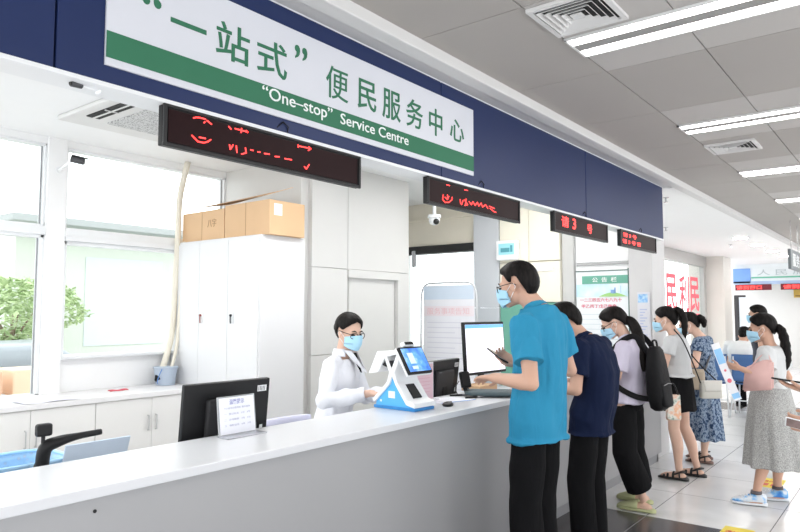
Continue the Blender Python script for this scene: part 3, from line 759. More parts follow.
# ------------------------------------------------------------------ service counter
CW = mat('counter_white_top', (.69, .70, .725), .3, var=.02, vscale=3)
CF = mat('counter_grey_front', (.375, .375, .385), .38, var=.02, vscale=2)
t = thing('service_counter', 'long white service counter with a pale grey front and dark kick strip', 'counter', (-2.37, 2.4, 0))
mb = MB(); mb.box((-2.60, -2.4, .925), (-2.14, 7.18, .96), .004); part('worktop', mb, CW, t, label='white worktop')
mb = MB(); mb.box((-2.24, -2.4, .09), (-2.175, 7.15, .925)); part('front_panel', mb, CF, t)
mb = MB(); mb.box((-2.24, -2.4, 0), (-2.20, 7.12, .092)); mb.box((-2.55, 7.08, 0), (-2.2, 7.12, .092)); part('kick_strip', mb, mat('kick_grey', (.28, .28, .29), .4), t)
mb = MB(); mb.box((-2.58, 7.11, .09), (-2.175, 7.15, .925)); part('end_panel', mb, CF, t)
mb = MB(); mb.box((-2.98, -2.4, .70), (-2.24, 7.05, .73), .003); part('clerk_desk', mb, CW, t)
for yy in (-2.2, 1.4, 5.3, 7.0):
    mb = MB(); mb.box((-2.95, yy, 0), (-2.3, yy+.02, .70)); part('support_panel', mb, CF, t)
solo_mb = MB(); solo_mb.tube([(-2.176, 1.145, .875), (-2.172, 1.145, .875)], .006, 12); part('cable_hole', solo_mb, BLK, t)

# low cabinets under the window
LC = mat('cabinet_white', (.80, .79, .77), .5, var=.015); HND = mat('handle_metal', (.6, .6, .6), .35, .8)
ly = [-.705, .26, 1.23, 1.715, 2.685, 3.655]
lab = ['white low cabinet below the window with its doors cut by the left edge', 'white low cabinet nearest the camera', '', 'white two-door low cabinet below the window, left of the other', 'white two-door low cabinet below the window, against the tall locker']
for i in (3, 4):
    a, b = ly[i], ly[i+1]
    t = thing('low_cabinet', lab[i], 'cabinet', (-5.4, (a+b)/2, 0), 'low cabinets under the window')
    mb = MB(); mb.box((-5.655, a+.001, .0), (-5.15, b-.001, .818)); part('carcass', mb, LC, t)
    m = (a+b)/2
    for s, (c, d) in ((1, (a+.003, m-.0015)), (-1, (m+.0015, b-.003))):
        mb = MB(); mb.box((-5.15, c, .08), (-5.13, d, .815), .002); dd = part('door', mb, LC, t)
        yy = d-.035 if s > 0 else c+.035
        mb = MB(); mb.tube([(-5.13, yy, .55), (-5.11, yy, .55), (-5.11, yy, .67), (-5.13, yy, .67)], .005, 8); part('handle', mb, HND, dd)
a, b = -.2, 1.71
t = thing('low_cabinet', 'white low cabinet running out of the picture at the left edge', 'cabinet', (-5.4, .75, 0), 'low cabinets under the window'); mb = MB(); mb.box((-5.655, a, 0), (-5.15, b, .818)); part('carcass', mb, LC, t); mb = MB(); mb.box((-5.15, a+.01, .08), (-5.13, b-.003, .815), .002); part('door', mb, LC, t)
mb = MB(); mb.box((-5.69, -.2, .820), (-5.11, 3.68, .86), .004); solo('window_worktop', mb, mat('worktop_white', (.80, .79, .79), .4), 'continuous white worktop lying over the low cabinets below the window', 'worktop')
# tall locker with two lockable doors
t = thing('tall_locker', 'tall white metal locker with key locks, cardboard boxes on top', 'cabinet', (-5.15, 4.1, 0))
LK = mat('locker_white', (.74, .74, .75), .4, var=.01)
mb = MB(); mb.box((-5.675, 3.70, .0), (-4.395, 4.21, 2.185), .004); part('body', mb, LK, t)
dx = [-5.66, -5.24, -4.82, -4.41]
for i in range(3):
    mb = MB(); mb.box((dx[i]+.002, 3.685, .07), (dx[i+1]-.002, 3.702, 2.165), .003); d = part('door', mb, LK, t)
    if i > 0:
        x = dx[i]+.07 if i == 2 else dx[i]+.05
        mb = MB(); mb.box((x-.02, 3.678, 1.43), (x+.02, 3.686, 1.53), .006); h = part('lock_plate', mb, WHITEP, d)
        mb = MB(); mb.tube([(x-.005, 3.679, 1.50), (x-.005, 3.665, 1.50)], .011, 10); mb.tube([(x-.004, 3.667, 1.49), (x, 3.665, 1.45), (x+.002, 3.666, 1.43)], .008, 8, flat=.4); part('key', mb, BLK if i == 2 else mat('key_brown', (.25, .05, .04), .4), h)
mb = MB(); mb.box((-5.675, 3.70, 2.185), (-4.395, 4.21, 2.192), .002); part('top', mb, LK, t)
KR = mat('kraft_cardboard', (.66, .44, .26), .85, var=.06, vscale=4)
def carton(x0, y0, x1, y1, z0, z1, label, flap):
    t = thing('cardboard_box', label, 'box', ((x0+x1)/2, (y0+y1)/2, z0), 'cardboard boxes on the tall locker')
    mb = MB(); mb.box((x0, y0, z0), (x1, y1, z1), .003); part('box_body', mb, KR, t)
    mb = MB(); mb.box((x0+(x1-x0)*.48, y0-.002, z0), (x0+(x1-x0)*.48+.004, y0, z1)); part('seam', mb, mat('kraft_dark', (.42, .27, .15), .85), t)
    for f in flap:
        mb = MB(); mb.prism(f, (0, 0, .005)); part('flap', mb, mat('kraft_flap', (.55, .35, .20), .85), t)
    return t
z0 = 2.193
tb = carton(-5.60, 3.74, -4.96, 4.1, z0, z0+.28, 'left cardboard box of the pair on the tall locker', [])
text('lettering', '八字', (-5.14, 3.738, z0+.16), NX, UP, .13, .075, MATS['kraft_dark'], tb, .002)
fl = [(-5.28, 3.71, z0+.31), (-4.36, 3.73, z0+.335), (-4.28, 3.95, z0+.42), (-5.2, 4.0, z0+.37)]
tb = carton(-4.95, 3.74, -4.34, 4.15, z0, z0+.30, 'right cardboard box on the tall locker, its lid flap propped up', [fl])
mb = MB(); mb.box((-4.341, 3.79, z0+.17), (-4.337, 3.88, z0+.27)); part('paper_label', mb, WHITEP, tb, label='white shipping label')
# cream hose beside the locker
mb = MB(); mb.tube(crom([(-5.57, 3.76, 2.985), (-5.60, 3.70, 2.62), (-5.6, 3.69, 2.2), (-5.6, 3.665, 1.7), (-5.6, 3.64, 1.3), (-5.58, 3.56, 1.05), (-5.52, 3.47, .94)], 6), .028, 12); mb.tube(crom([(-5.54, 3.72, 2.2), (-5.55, 3.69, 1.5), (-5.54, 3.66, 1.2), (-5.50, 3.57, .98), (-5.50, 3.50, .92)], 6), .015, 10)
t = thing('drain_hose', 'cream plastic hose running down the window beside the locker', 'hose', (-5.6, 3.6, .86)); part('hose', mb, mat('hose_cream', (.78, .73, .62), .6), t, True)
mb = MB(); mb.tube([(-5.55, 3.50, .99), (-5.50, 3.45, .91)], [.036, .03], 12); part('hose_end', mb, BLK, t, True)
t = thing('plastic_bucket', 'grey-blue bucket on the worktop under the hose', 'bucket', (-5.52, 3.53, .86)); mb = MB(); mb.tube([(-5.52, 3.54, .862), (-5.52, 3.54, 1.02)], [.085, .105], 24); mb.tube([(-5.52, 3.54, 1.015), (-5.52, 3.54, 1.028)], .112, 24); part('bucket_body', mb, mat('bucket_grey', (.45, .52, .62), .5), t)
mb = MB(); mb.tube(crom([(-5.46, 3.47, 1.02), (-5.44, 3.42, .95), (-5.46, 3.42, .90), (-5.5, 3.45, .88)], 4), .004, 8); part('handle', mb, mat('cable_blue', (.1, .25, .6), .5), t)

for x, y, c, lab in ((-5.45, 2.95, (.7, .12, .15), 'folded red cloth strip on the worktop against the window'), ):
    mb = MB(); mb.grid(lambda u, v: (x+.05*v, y+.16*u, .869+.003*math.sin(u*9)+.002*math.sin(v*5)), 14, 6, .006); solo('cloth', mb, mat('red_cloth', c, .8), lab, 'cloth')
mb = MB(); mb.grid(lambda u, v: (-5.35+.22*v, 2.15+.42*u, .8625+.003*(math.sin(u*8+v*3)+1)), 20, 10, .001); solo('paper_sheet', mb, mat('lilac_paper', (.75, .73, .82), .7), 'crumpled pale lilac paper on the worktop below the window', 'paper')

# ------------------------------------------------------------------ monitors
def monitor(a, b, z0, z1, tilt, front, label, sticker=False, page=False):
    """a, b: bottom ends (x, y) of the panel; front = side (+1/-1) the screen faces, relative to +X"""
    a, b = V((a[0], a[1], 0)), V((b[0], b[1], 0)); w = (b-a).length; r = (b-a).normalized(); nrm = V((r.y, -r.x, 0))*(1 if front > 0 else -1)
    c = (a+b)/2; u = (UP*math.cos(tilt)-nrm*math.sin(tilt)).normalized(); nn = r.cross(u).normalized(); nn = nn if nn.dot(nrm) > 0 else -nn
    h = z1-z0; cc = c+UP*z0+u*h/2
    t = thing('computer_monitor', label, 'monitor', (c.x-nrm.x*.08, c.y-nrm.y*.08, .731))
    mb = MB(); mb.obox(cc, r, u, nn, (w, h, .028), .006); part('casing', mb, BLK, t)
    mb = MB(); mb.obox(cc-nn*.022, r, u, nn, (w*.52, h*.62, .03), .010); bk = part('back_cover', mb, mat('black_matte', (.028, .028, .03), .6), t)
    if page is not None:
        mb = MB(); mb.obox(cc+nn*.0145, r, u, nn, (w-.03, h-.04, .002)); sc = part('screen', mb, mat('screen_white', (.8, .8, .85), .3, emit=.75, ecol=(.93, .92, 1)) if page else mat('screen_off', (.01, .01, .012), .15), t)
        if page:
            mb = MB(); mb.obox(cc+nn*.016+u*(h/2-.035), r, u, nn, (w-.03, .028, .001)); part('title_bar', mb, mat('screen_blue', (.15, .4, .85), .3, emit=.7, ecol=(.12, .42, .9)), sc)
            mb = MB()
            for i in range(9):
                ww = (w-.10)*(.9 if i % 3 else .7); mb.obox(cc+nn*.0161+u*(h/2-.08-i*.028)-r*((w-.1-ww)/2 if front < 0 else (ww-w+.1)/2)*-1, r, u, nn, (ww, .0035, .001))
            part('text_lines', mb, mat('screen_text', (.6, .5, .6), .4, emit=.45, ecol=(.85, .6, .62)), sc)
    mb = MB(); s0 = c-nrm*.05+UP*.74; mb.obox((s0+cc-nn*.03)/2, r, (cc-nn*.03-s0), nrm, (.07, (cc-nn*.03-s0).length, .018), .004); part('stand', mb, BLK, t)
    mb = MB(); mb.obox(c-nrm*.07+UP*.738, r, nrm, UP, (.24, .18, .012), .005); part('stand_base', mb, BLK, t)
    if sticker:
        mb = MB(); q = cc-nn*.0148+r*(w*.40)+u*(h*.38); mb.obox(q, r, u, nn, (.055, .030, .0012)); part('sticker', mb, WHITEP, t)
        mb = MB(); mb.obox(cc-nn*.0148+r*(w*.42)-u*h*.12, r, u, nn, (.018, .030, .0012)); part('sticker', mb, WHITEP, t)
        mb = MB()
        for i in range(5): mb.obox(q-nn*.0009+r*(-.02+.009*i), r, u, nn, (.003, .022, .0006))
        part('barcode', mb, BLK, t)
    return t
monitor((-2.70, 1.80), (-2.68, 2.285), .80, 1.20, .10, -1, 'black monitor seen from behind at the left, behind the standing notice', True, None)
monitor((-2.71, 3.70), (-2.75, 4.15), .83, 1.195, .12, -1, 'black monitor seen from behind, between the terminal and the white screen', True, None)
monitor((-2.66, 4.17), (-2.63, 4.71), 1.06, 1.455, .06, 1, 'tall-standing monitor showing a white page, facing the man in turquoise', False, True)

# acrylic notice holder on the counter
t = thing('notice_holder', 'clear upright holder with a printed notice, in front of the left monitor', 'sign', (-2.52, 2.01, .96))
ACR = mat('acrylic', (.9, .93, .95), .08, alpha=.35)
PAPER = mat('paper_white', (.86, .87, .93), .6, var=.01)
a, b = V((-2.53, 1.905, 0)), V((-2.53, 2.11, 0)); r = (b-a).normalized(); nrm = V((1, 0, 0)); u = (UP-nrm*.12).normalized(); cc = (a+b)/2+UP*.965+u*.088
mb = MB(); mb.obox(cc, r, u, r.cross(u), (.215, .176, .006), .001); part('stand', mb, ACR, t)
mb = MB(); mb.obox(cc+nrm*.0045, r, u, r.cross(u), (.200, .165, .0012)); pg = part('paper', mb, PAPER, t)
mb = MB(); mb.box((-2.54, 1.90, .9605), (-2.46, 2.125, .966), .002); part('foot', mb, mat('acrylic_edge', (.45, .46, .5), .2), t)
INK = mat('ink_blue', (.30, .32, .55), .7); 
text('lettering', '温馨提示', cc+nrm*.0055+u*.062, r, u, .085, .024, INK, pg, .0008, .01)
for i, s in enumerate(('个人业务办理须知  服务指南', '一   登记信息   2号   3号', '二   办理缴费   4号   5号', '三   领取证件   6号   7号')):
    text('lettering', s, cc+nrm*.0055+u*(.034-.026*i), r, u, .15, .009, mat('ink_grey', (.42, .43, .58), .7), pg, .0006)

# black articulated arm with a small square head and things on the clerk's desk at the left
t = thing('monitor_arm', 'black curved armrest-like arm with a square knob behind the counter, left edge', 'arm', (-2.85, 1.25, .731))
mb = MB(); mb.tube([(-2.85, 1.25, .731), (-2.85, 1.25, .85), (-2.80, 1.25, .93)], [.03, .028, .024], 14); pts = crom([(-2.80, 1.25, .90, .026), (-2.78, 1.252, .985, .027), (-2.765, 1.30, 1.01, .022), (-2.75, 1.37, 1.022, .014), (-2.74, 1.46, 1.028, .012)], 5)
mb.tube([p[:3] for p in pts], [p[3] for p in pts], 12); part('arm', mb, BLK, t, True)
mb = MB(); mb.box((-2.80, 1.215, 1.035), (-2.765, 1.275, 1.085), .010, 3); mb.tube([(-2.785, 1.245, 1.0), (-2.785, 1.245, 1.04)], .008, 8); part('knob', mb, BLK, t)
t = thing('plastic_basket', 'pale blue perforated plastic basket at the lower left behind the counter', 'basket', (-3.15, 1.32, .731))
bm_ = mat_ramp('basket_blue', [(.0, (.55, .6, .65)), (.30, (.36, .55, .78)), (.4, (.38, .62, .85))], 'voronoi', 38, .5)
mb = MB()
def bask(u, v):
    a = 2*PI*u; q = .13+.03*v; return (-3.12+q*math.copysign(abs(math.cos(a))**.6, math.cos(a)), 1.27+1.25*q*math.copysign(abs(math.sin(a))**.6, math.sin(a)), .735+.155*v)
mb.grid(bask, 49, 6, .006); part('basket_wall', mb, bm_, t, True)
mb = MB(); mb.tube([V(bask(i/40, 1)) for i in range(41)], .009, 8); part('rim', mb, mat('basket_rim', (.40, .66, .92), .4), t, True)
mb = MB(); mb.box((-3.25, 1.11, .733), (-2.99, 1.43, .74)); part('basket_floor', mb, MATS['basket_rim'], t)
mb = MB(); mb.obox((-2.98, 1.56, .85), (0, 1, 0), (.35, 0, .94), (.94, 0, -.35), (.30, .22, .008), .002); solo('plastic_folder', mb, mat('folder_blue', (.62, .72, .84), .4), 'pale blue plastic folder standing behind the counter, left of the monitor', 'folder')

# ------------------------------------------------------------------ face scan terminal on the counter
CY = mat('terminal_blue', (.09, .44, .82), .35)
base = V((-2.455, 3.17, .96))
t = thing('service_terminal', 'blue and white hourglass service terminal with a tilted touch screen', 'terminal', base)
ax = V((1, -.04, 0)).normalized(); ay = V((0, 0, 1)).cross(ax).normalized()   # ax runs along its side view (front to the right), ay its width
# side profile: (along ax, height); front of device = +ax
def SP(pts): return [base+ax*a+UP*b for a, b in pts]
def slab(name, pts, w, m, off=0, **k):
    mb = MB(); q = [p-ay*(w/2)+ay*off for p in SP(pts)]; mb.prism(q, ay*w); bmesh.ops.recalc_face_normals(mb.bm, faces=mb.bm.faces[:]); es = mb.bm.edges[:]; bmesh.ops.bevel(mb.bm, geom=es, offset=.003, segments=2, affect='EDGES'); return part(name, mb, m, t, **k)
slab('lower_body', [(-.15, .012), (.15, .012), (.148, .04), (.10, .055), (.02, .15), (-.005, .21), (-.03, .21), (-.045, .15), (-.14, .05)], .17, CY, label='blue tapering body')
slab('base', [(-.158, .0), (.16, .0), (.16, .018), (-.158, .018)], .185, mat('terminal_blue_dark', (.03, .25, .6), .4))
slab('side_frame', [(.165, .02), (.165, .045), (.11, .062), (.035, .16), (.012, .215), (.055, .31), (.03, .325), (-.02, .218), (.018, .145), (.10, .035)], .20, WHITEP, label='white front edge')
slab('side_frame', [(-.165, .05), (-.05, .155), (-.03, .215), (-.075, .315), (-.055, .325), (.0, .215), (-.028, .145), (-.145, .035)], .20, WHITEP, label='white back edge')
slab('upper_body', [(-.20, .20), (-.13, .335), (.02, .345), (.03, .325), (-.065, .300), (-.125, .21)], .19, WHITEP)
slab('printer_slot', [(-.09, .255), (-.06, .285), (.0, .28), (-.02, .235)], .192, BLK)
sn = (ax*.80+UP*.48).normalized(); su = ay.cross(sn).normalized(); su = su if su.z > 0 else -su
sc = base+ax*.085+UP*.285
mb = MB(); mb.obox(sc, ay, su, sn, (.215, .175, .022), .006); scr = part('tablet', mb, BLK, t)
mb = MB(); mb.obox(sc-sn*.014, ay, su, sn, (.225, .185, .014), .006); part('tablet_back', mb, WHITEP, t)
SCR = mat_ramp('terminal_screen', [(.3, (.02, .10, .55)), (.5, (.1, .35, .8)), (.7, (.55, .7, .9))], 'noise', 12, .3, bump=0)
SCR.node_tree.nodes['Principled BSDF'].inputs['Emission Strength'].default_value = .6
SCR.node_tree.links.new(SCR.node_tree.nodes['Color Ramp'].outputs[0], SCR.node_tree.nodes['Principled BSDF'].inputs['Emission Color'])
mb = MB(); mb.obox(sc+sn*.0118, ay, su, sn, (.195, .15, .001)); part('screen', mb, SCR, scr)
mb = MB(); mb.obox(sc+sn*.0130-ay*.035+su*.01, ay, su, sn, (.05, .07, .001)); mb.obox(sc+sn*.0130-ay*.035-su*.05, ay, su, sn, (.05, .02, .001)); part('screen_panel', mb, mat('panel_lightblue', (.55, .68, .9), .3, emit=.6), scr)
mb = MB(); mb.obox(sc+su*.108-sn*.002, ay, su, sn, (.10, .032, .030), .010, 3); cm = part('camera_bar', mb, WHITEP, t)
mb = MB(); mb.obox(sc+su*.108+sn*.0135, ay, su, sn, (.074, .018, .002)); part('lens_strip', mb, BLK, cm)
fn = (ax*.72+UP*.62).normalized(); fu = ay.cross(fn).normalized(); fu = fu if fu.z > 0 else -fu
mb = MB(); mb.obox(base+ax*.075+UP*.105, ay, fu, fn, (.08, .10, .012), .003); part('card_reader', mb, BLK, t)
q = base-ay*.0858+UP*.085-ax*.02
for o_, s_ in ((V(), (.05, .04, .0015)), (-ax*.085-UP*.04, (.012, .012, .0015))):
    mb = MB(); mb.obox(q+o_, ax, UP, ay, s_); part('sticker', mb, WHITEP, t)
mb = MB()
for a in (-.13, .13):
    for s in (-1, 1): mb.tube([base+ax*a+ay*s*.07-UP*.0, base+ax*a+ay*s*.07+UP*.004], .012, 10)
part('foot', mb, BLK, t)

# pink notice in a holder behind the terminal
t = thing('pink_notice', 'pink printed notice in a clear upright holder behind the terminal', 'sign', (-2.54, 3.48, .96))
mb = MB(); mb.obox((-2.54, 3.48, 1.085), (.1, 1, 0), UP, (1, -.1, 0), (.20, .24, .006)); part('holder', mb, mat('holder_white', (.85, .82, .83), .4), t)
mb = MB(); mb.obox((-2.535, 3.48, 1.082), (.1, 1, 0), UP, (1, -.1, 0), (.185, .225, .002)); pk = part('paper', mb, mat('pink_paper', (.84, .60, .64), .7), t, label='pink sheet')
mb = MB(); 
for i in range(7): mb.obox((-2.5335, 3.48, 1.15-.022*i), (.1, 1, 0), UP, (1, -.1, 0), (.14 if i % 2 else .12, .004, .001))
part('text_lines', mb, mat('pink_ink', (.78, .46, .52), .7), pk)
mb = MB(); mb.box((-2.58, 3.39, .9605), (-2.50, 3.61, .966), .002); part('foot', mb, ACR, t)

# small things on the counter
t = thing('computer_mouse', 'black oval computer mouse on the counter right of the terminal', 'mouse', (-2.30, 3.41, .96))
mb = MB(); mb.ell((-2.30, 3.41, .968), (.034, .058, .016), (V((.9, .43, 0)), V((-.43, .9, 0)), UP), 24, 12); 
for v in mb.bm.verts: v.co.z = max(v.co.z, .9605)
part('mouse_body', mb, BLK, t, True)
mb = MB(); mb.ell((-2.30, 3.442, .980), (.004, .012, .004)); part('wheel', mb, mat('rubber_grey', (.1, .1, .1), .6), t, True)
mb = MB(); mb.obox((-2.44, 3.62, .9615), (.25, .97, 0), (-.97, .25, 0), UP, (.30, .21, .002)); pp = solo('paper_sheet', mb, PAPER, 'white form lying on the counter beside the black mouse', 'paper')
mb = MB(); mb.obox((-2.345, 3.60, .963), (.25, .97, 0), (-.97, .25, 0), UP, (.29, .012, .0012)); part('blue_edge', mb, mat('blue_edge', (.12, .3, .7), .5), pp)
def pen(p, d, label):
    p = V(p); d = V(d).normalized(); t = thing('pen', label, 'pen', p, 'pens on the counter')
    mb = MB(); mb.tube([p-d*.06, p+d*.03], .006, 10); part('barrel', mb, BLK, t, True)
    mb = MB(); mb.tube([p+d*.03, p+d*.065, p+d*.075], [.0068, .0068, .004], 10); part('cap', mb, mat('pen_cap', (.25, .25, .27), .3), t, True)
pen((-2.50, 3.83, .968), (.5, .8, 0), 'black pen lying beside the form, farther from the customers'); pen((-2.36, 3.80, .968), (.45, .85, 0), 'black pen by the dark pouch, nearer the counter front')
t = thing('document_pouch', 'dark slate flat pouch lying on the counter by the man in turquoise', 'pouch', (-2.30, 3.98, .96))
mb = MB()
pc = V((-2.33, 3.98, .982)); pa = V((.45, -.89, 0)); 
rr = []
for i in range(11):
    q = -1+2*i/10; w = .11*(1-abs(q)**5*.4); h = .020*(1-abs(q)**4*.6); rr.append(ring(pc+V((.83, .55, 0)).normalized()*q*.18, V((-.55, .83, 0)), UP, w, h, 20, 3))
mb.loft(rr); part('pouch_body', mb, mat('slate_fabric', (.07, .10, .11), .7, bump=.3), t, True)
mb = MB(); mb.tube([pc+V((.83, .55, 0)).normalized()*q*.16+UP*.021+V((-.55, .83, 0))*.02 for q in (-1, -.5, 0, .5, 1)], .003, 6); part('zipper', mb, mat('zipper_light', (.25, .3, .31), .4), t)
mb = MB(); mb.box((-2.66, 4.12, .9605), (-2.50, 4.36, 1.0), .003); solo('small_carton', mb, KR, 'small kraft carton on the counter under the white screen', 'box')
t = thing('signature_pad', 'small black fingerprint device with a cable under the turquoise-shirted man’s hand', 'device', (-2.42, 4.02, 1.0))
mb = MB(); mb.obox((-2.50, 3.92, 1.065), (.45, .89, 0), (-.3, .15, .94), (-.84, .42, -.33), (.07, .11, .03), .006); part('casing', mb, BLK, t)
mb = MB(); mb.tube([(-2.50, 3.92, 1.02), (-2.48, 3.92, .975)], .02, 10); part('stand', mb, BLK, t)
mb = MB(); mb.tube(crom([(-2.51, 3.86, 1.06), (-2.50, 3.80, 1.02), (-2.48, 3.79, .98), (-2.52, 3.85, .965)], 5), .003, 6); part('cable', mb, BLK, t)
mb = MB(); mb.grid(lambda u, v: (-2.34+.16*v, 4.12+.28*u, .966+.05*math.sin(v*PI)**1.0*.6+.004*math.sin(u*9)), 14, 10, .003); solo('pink_sheet', mb, mat('pink_form', (.80, .42, .50), .7), 'curled pink form on the counter beside the man in turquoise', 'paper')

# ------------------------------------------------------------------ back wall furniture
t = thing('notice_poster', 'tall white poster panel with pale blue top, standing before the bright back window', 'poster', (-4.44, 6.6, 0))
mb = MB(); fp = []
for i in range(33):
    a = 2*PI*i/32; fp.append((-4.44+.40*math.copysign(abs(math.cos(a))**.25, math.cos(a)), 6.6, 1.18+.70*math.copysign(abs(math.sin(a))**.25, math.sin(a))))
mb.tube(fp, .012, 8); mb.tube([(-4.8, 6.6, .5), (-4.8, 6.6, .0)], .012, 8); mb.tube([(-4.08, 6.6, .5), (-4.08, 6.6, .0)], .012, 8); mb.tube([(-4.8, 6.4, .012), (-4.8, 6.8, .012)], .012, 8); mb.tube([(-4.08, 6.4, .012), (-4.08, 6.8, .012)], .012, 8); part('stand_frame', mb, mat('frame_light_grey', (.62, .63, .65), .4), t, True)
mb = MB(); mb.box((-4.80, 6.594, .52), (-4.07, 6.604, 1.85)); ps = part('poster_sheet', mb, mat('poster_white', (.88, .88, .93), .6), t)
mb = MB(); mb.box((-4.79, 6.591, 1.68), (-4.08, 6.5935, 1.84)); part('header', mb, mat('poster_blue', (.68, .78, .90), .6), ps)
mb = MB(); mb.box((-4.79, 6.5905, 1.48), (-4.08, 6.5935, 1.60)); part('band', mb, mat('poster_pink', (.90, .82, .86), .6), ps)
text('lettering', '服务事项告知', (-4.44, 6.589, 1.54), NX, UP, .6, .08, mat('poster_red', (.86, .62, .66), .6), ps, .002)
mb = MB()
for i in range(14): mb.box((-4.74, 6.592, 1.40-.06*i), (-4.14-.1*(i % 3), 6.5935, 1.41-.06*i))
part('text_lines', mb, mat('poster_grey', (.74, .74, .82), .6), ps)
t = thing('lock_handle', 'small dark lock and chain hanging on the back glass above the poster', 'lock', (-4.93, 7.2, 2.2)); 
mb = MB(); mb.box((-5.44, 7.20, 2.14), (-5.38, 7.24, 2.36), .01); part('lock_case', mb, mat('lock_grey', (.5, .5, .52), .4), t)
mb = MB(); mb.tube([(-5.41, 7.2, 2.14), (-5.42, 7.2, 2.02), (-5.405, 7.2, 2.0)], .008, 6); part('shackle', mb, MATS['lock_grey'], t)
mb = MB(); mb.box((-4.50, 7.235, 1.62), (-4.45, 7.265, 1.76), .006); mb.tube([(-4.475, 7.22, 1.64), (-4.475, 7.22, 1.74)], .009, 8); solo('door_handle', mb, BLK, 'small black handle at the right edge of the bright back window', 'handle')
t = thing('display_box', 'white wall box with a teal display above the turquoise-shirted man’s head', 'display', (-3.92, 7.15, 2.13))
mb = MB(); mb.box((-4.06, 7.08, 2.155), (-3.77, 7.15, 2.395), .01); part('casing', mb, WHITEP, t)
mb = MB(); mb.box((-4.02, 7.076, 2.22), (-3.81, 7.081, 2.355)); sc_ = part('screen', mb, mat('teal_screen', (.30, .62, .68), .3, emit=.25), t)
mb = MB(); mb.box((-3.99, 7.073, 2.25), (-3.87, 7.077, 2.30)); mb.box((-3.86, 7.073, 2.25), (-3.83, 7.077, 2.33)); part('digits', mb, mat('teal_dark', (.10, .35, .42), .3), sc_)
def wall_cabinet(z0, z1, m, label, nd=2, handle=True):
    t = thing('wall_cabinet', label, 'cabinet', (-3.66, 7.25, z0))
    mb = MB(); mb.box((-4.055, 7.18, z0), (-3.265, 7.30, z1)); part('carcass', mb, m, t)
    w = .79/nd
    for i in range(nd):
        mb = MB(); mb.box((-4.053+w*i+.003, 7.16, z0+.004), (-4.053+w*(i+1)-.003, 7.18, z1-.004), .002); d = part('door', mb, m, t)
        if handle: mb = MB(); mb.box((-4.053+w*i+.06, 7.150, z0+.5*(z1-z0)-.012), (-4.053+w*(i+1)-.06, 7.16, z0+.5*(z1-z0)+.012), .003); part('label_strip', mb, WHITEP, d)
CREAM2 = mat('cream_door', (.84, .80, .68), .5)
wall_cabinet(2.13, 2.98, CREAM2, 'cream upper cabinet beside the teal display, topmost of the stack', 2, False)
wall_cabinet(1.645, 2.125, CREAM2, 'cream middle cabinet with a white label strip above the green doors', 1, False)
mb = MB(); mb.box((-3.78, 7.148, 2.01), (-3.35, 7.158, 2.045)); solo('label_strip', mb, WHITEP, 'white label strip on the cream middle cabinet', 'label')
wall_cabinet(.1, 1.64, GREEN, 'green double cabinet behind the man in turquoise', 2, False)
# notice board
t = thing('notice_board', 'wall notice board with a green header and rows of red writing', 'board', (-2.8, 7.24, 1.2))
mb = MB(); mb.box((-3.10, 7.235, .75), (-2.49, 7.265, 1.99)); bd = part('board', mb, mat('board_white', (.82, .85, .87), .5), t)
mb = MB(); mb.box((-2.507, 7.222, .75), (-2.490, 7.240, 2.01)); mb.box((-3.105, 7.226, 1.985), (-2.49, 7.238, 1.995)); part('frame', mb, mat('board_frame', (.07, .14, .12), .4), t)
mb = MB(); mb.box((-3.03, 7.228, 1.845), (-2.507, 7.236, 1.935)); hd = part('header', mb, mat('board_green', (.14, .40, .30), .5), t)
text('lettering', '公  告  栏', (-2.77, 7.226, 1.89), NX, UP, .28, .055, LW, hd, .002, .01)
mb = MB(); mb.box((-3.10, 7.230, 1.70), (-2.507, 7.236, 1.84)); sk = part('sky_band', mb, mat_ramp('board_sky', [(.35, (.45, .72, .85)), (.65, (.78, .88, .90))], 'noise', 4, .6, bump=0), t)
mb = MB(); mb.grid(lambda u, v: (-2.84+.32*u, 7.228, 1.70+.045*math.sin(u*PI)*v), 16, 3, .002); part('grass_strip', mb, mat('board_grass', (.35, .62, .22), .6), sk)
mb = MB(); mb.box((-2.70, 7.226, 1.735), (-2.65, 7.229, 1.775)); mb.box((-2.66, 7.226, 1.735), (-2.645, 7.229, 1.80)); mb.box((-2.59, 7.226, 1.74), (-2.586, 7.229, 1.82)); part('buildings', mb, mat('board_blue', (.25, .42, .75), .6), sk)
text('lettering', '一二三四五六七八九十', (-2.82, 7.232, 1.665), NX, UP, .48, .042, mat('board_red', (.72, .10, .18), .6), bd, .002, .01)
text('lettering', '甲乙丙丁戊己庚辛', (-2.84, 7.232, 1.595), NX, UP, .40, .042, MATS['board_red'], bd, .002, .01)
mb = MB()
for i in range(10): mb.box((-3.05, 7.232, 1.50-.055*i), (-2.58, 7.2345, 1.506-.055*i))
part('text_lines', mb, mat('board_lines', (.6, .68, .72), .6), bd)
# poster on the grey pillar
t = thing('pillar_poster', 'narrow poster with a small blue picture taped to the grey pillar', 'poster', (-2.34, 7.195, 1.2))
mb = MB(); mb.box((-2.40, 7.193, 1.15), (-2.265, 7.199, 1.74)); ps = part('poster_sheet', mb, mat('poster_lilac', (.68, .68, .73), .6), t)
mb = MB(); mb.box((-2.39, 7.190, 1.63), (-2.29, 7.194, 1.72)); part('picture', mb, mat_ramp('picture_blue', [(.3, (.10, .35, .75)), (.7, (.6, .8, .9))], 'noise', 25, .5, bump=0), ps)
mb = MB()
for i in range(12): mb.box((-2.375, 7.191, 1.55-.03*i), (-2.30-.02*(i % 3), 7.194, 1.562-.03*i))
part('text_lines', mb, mat('poster_ink', (.45, .50, .68), .6), ps)
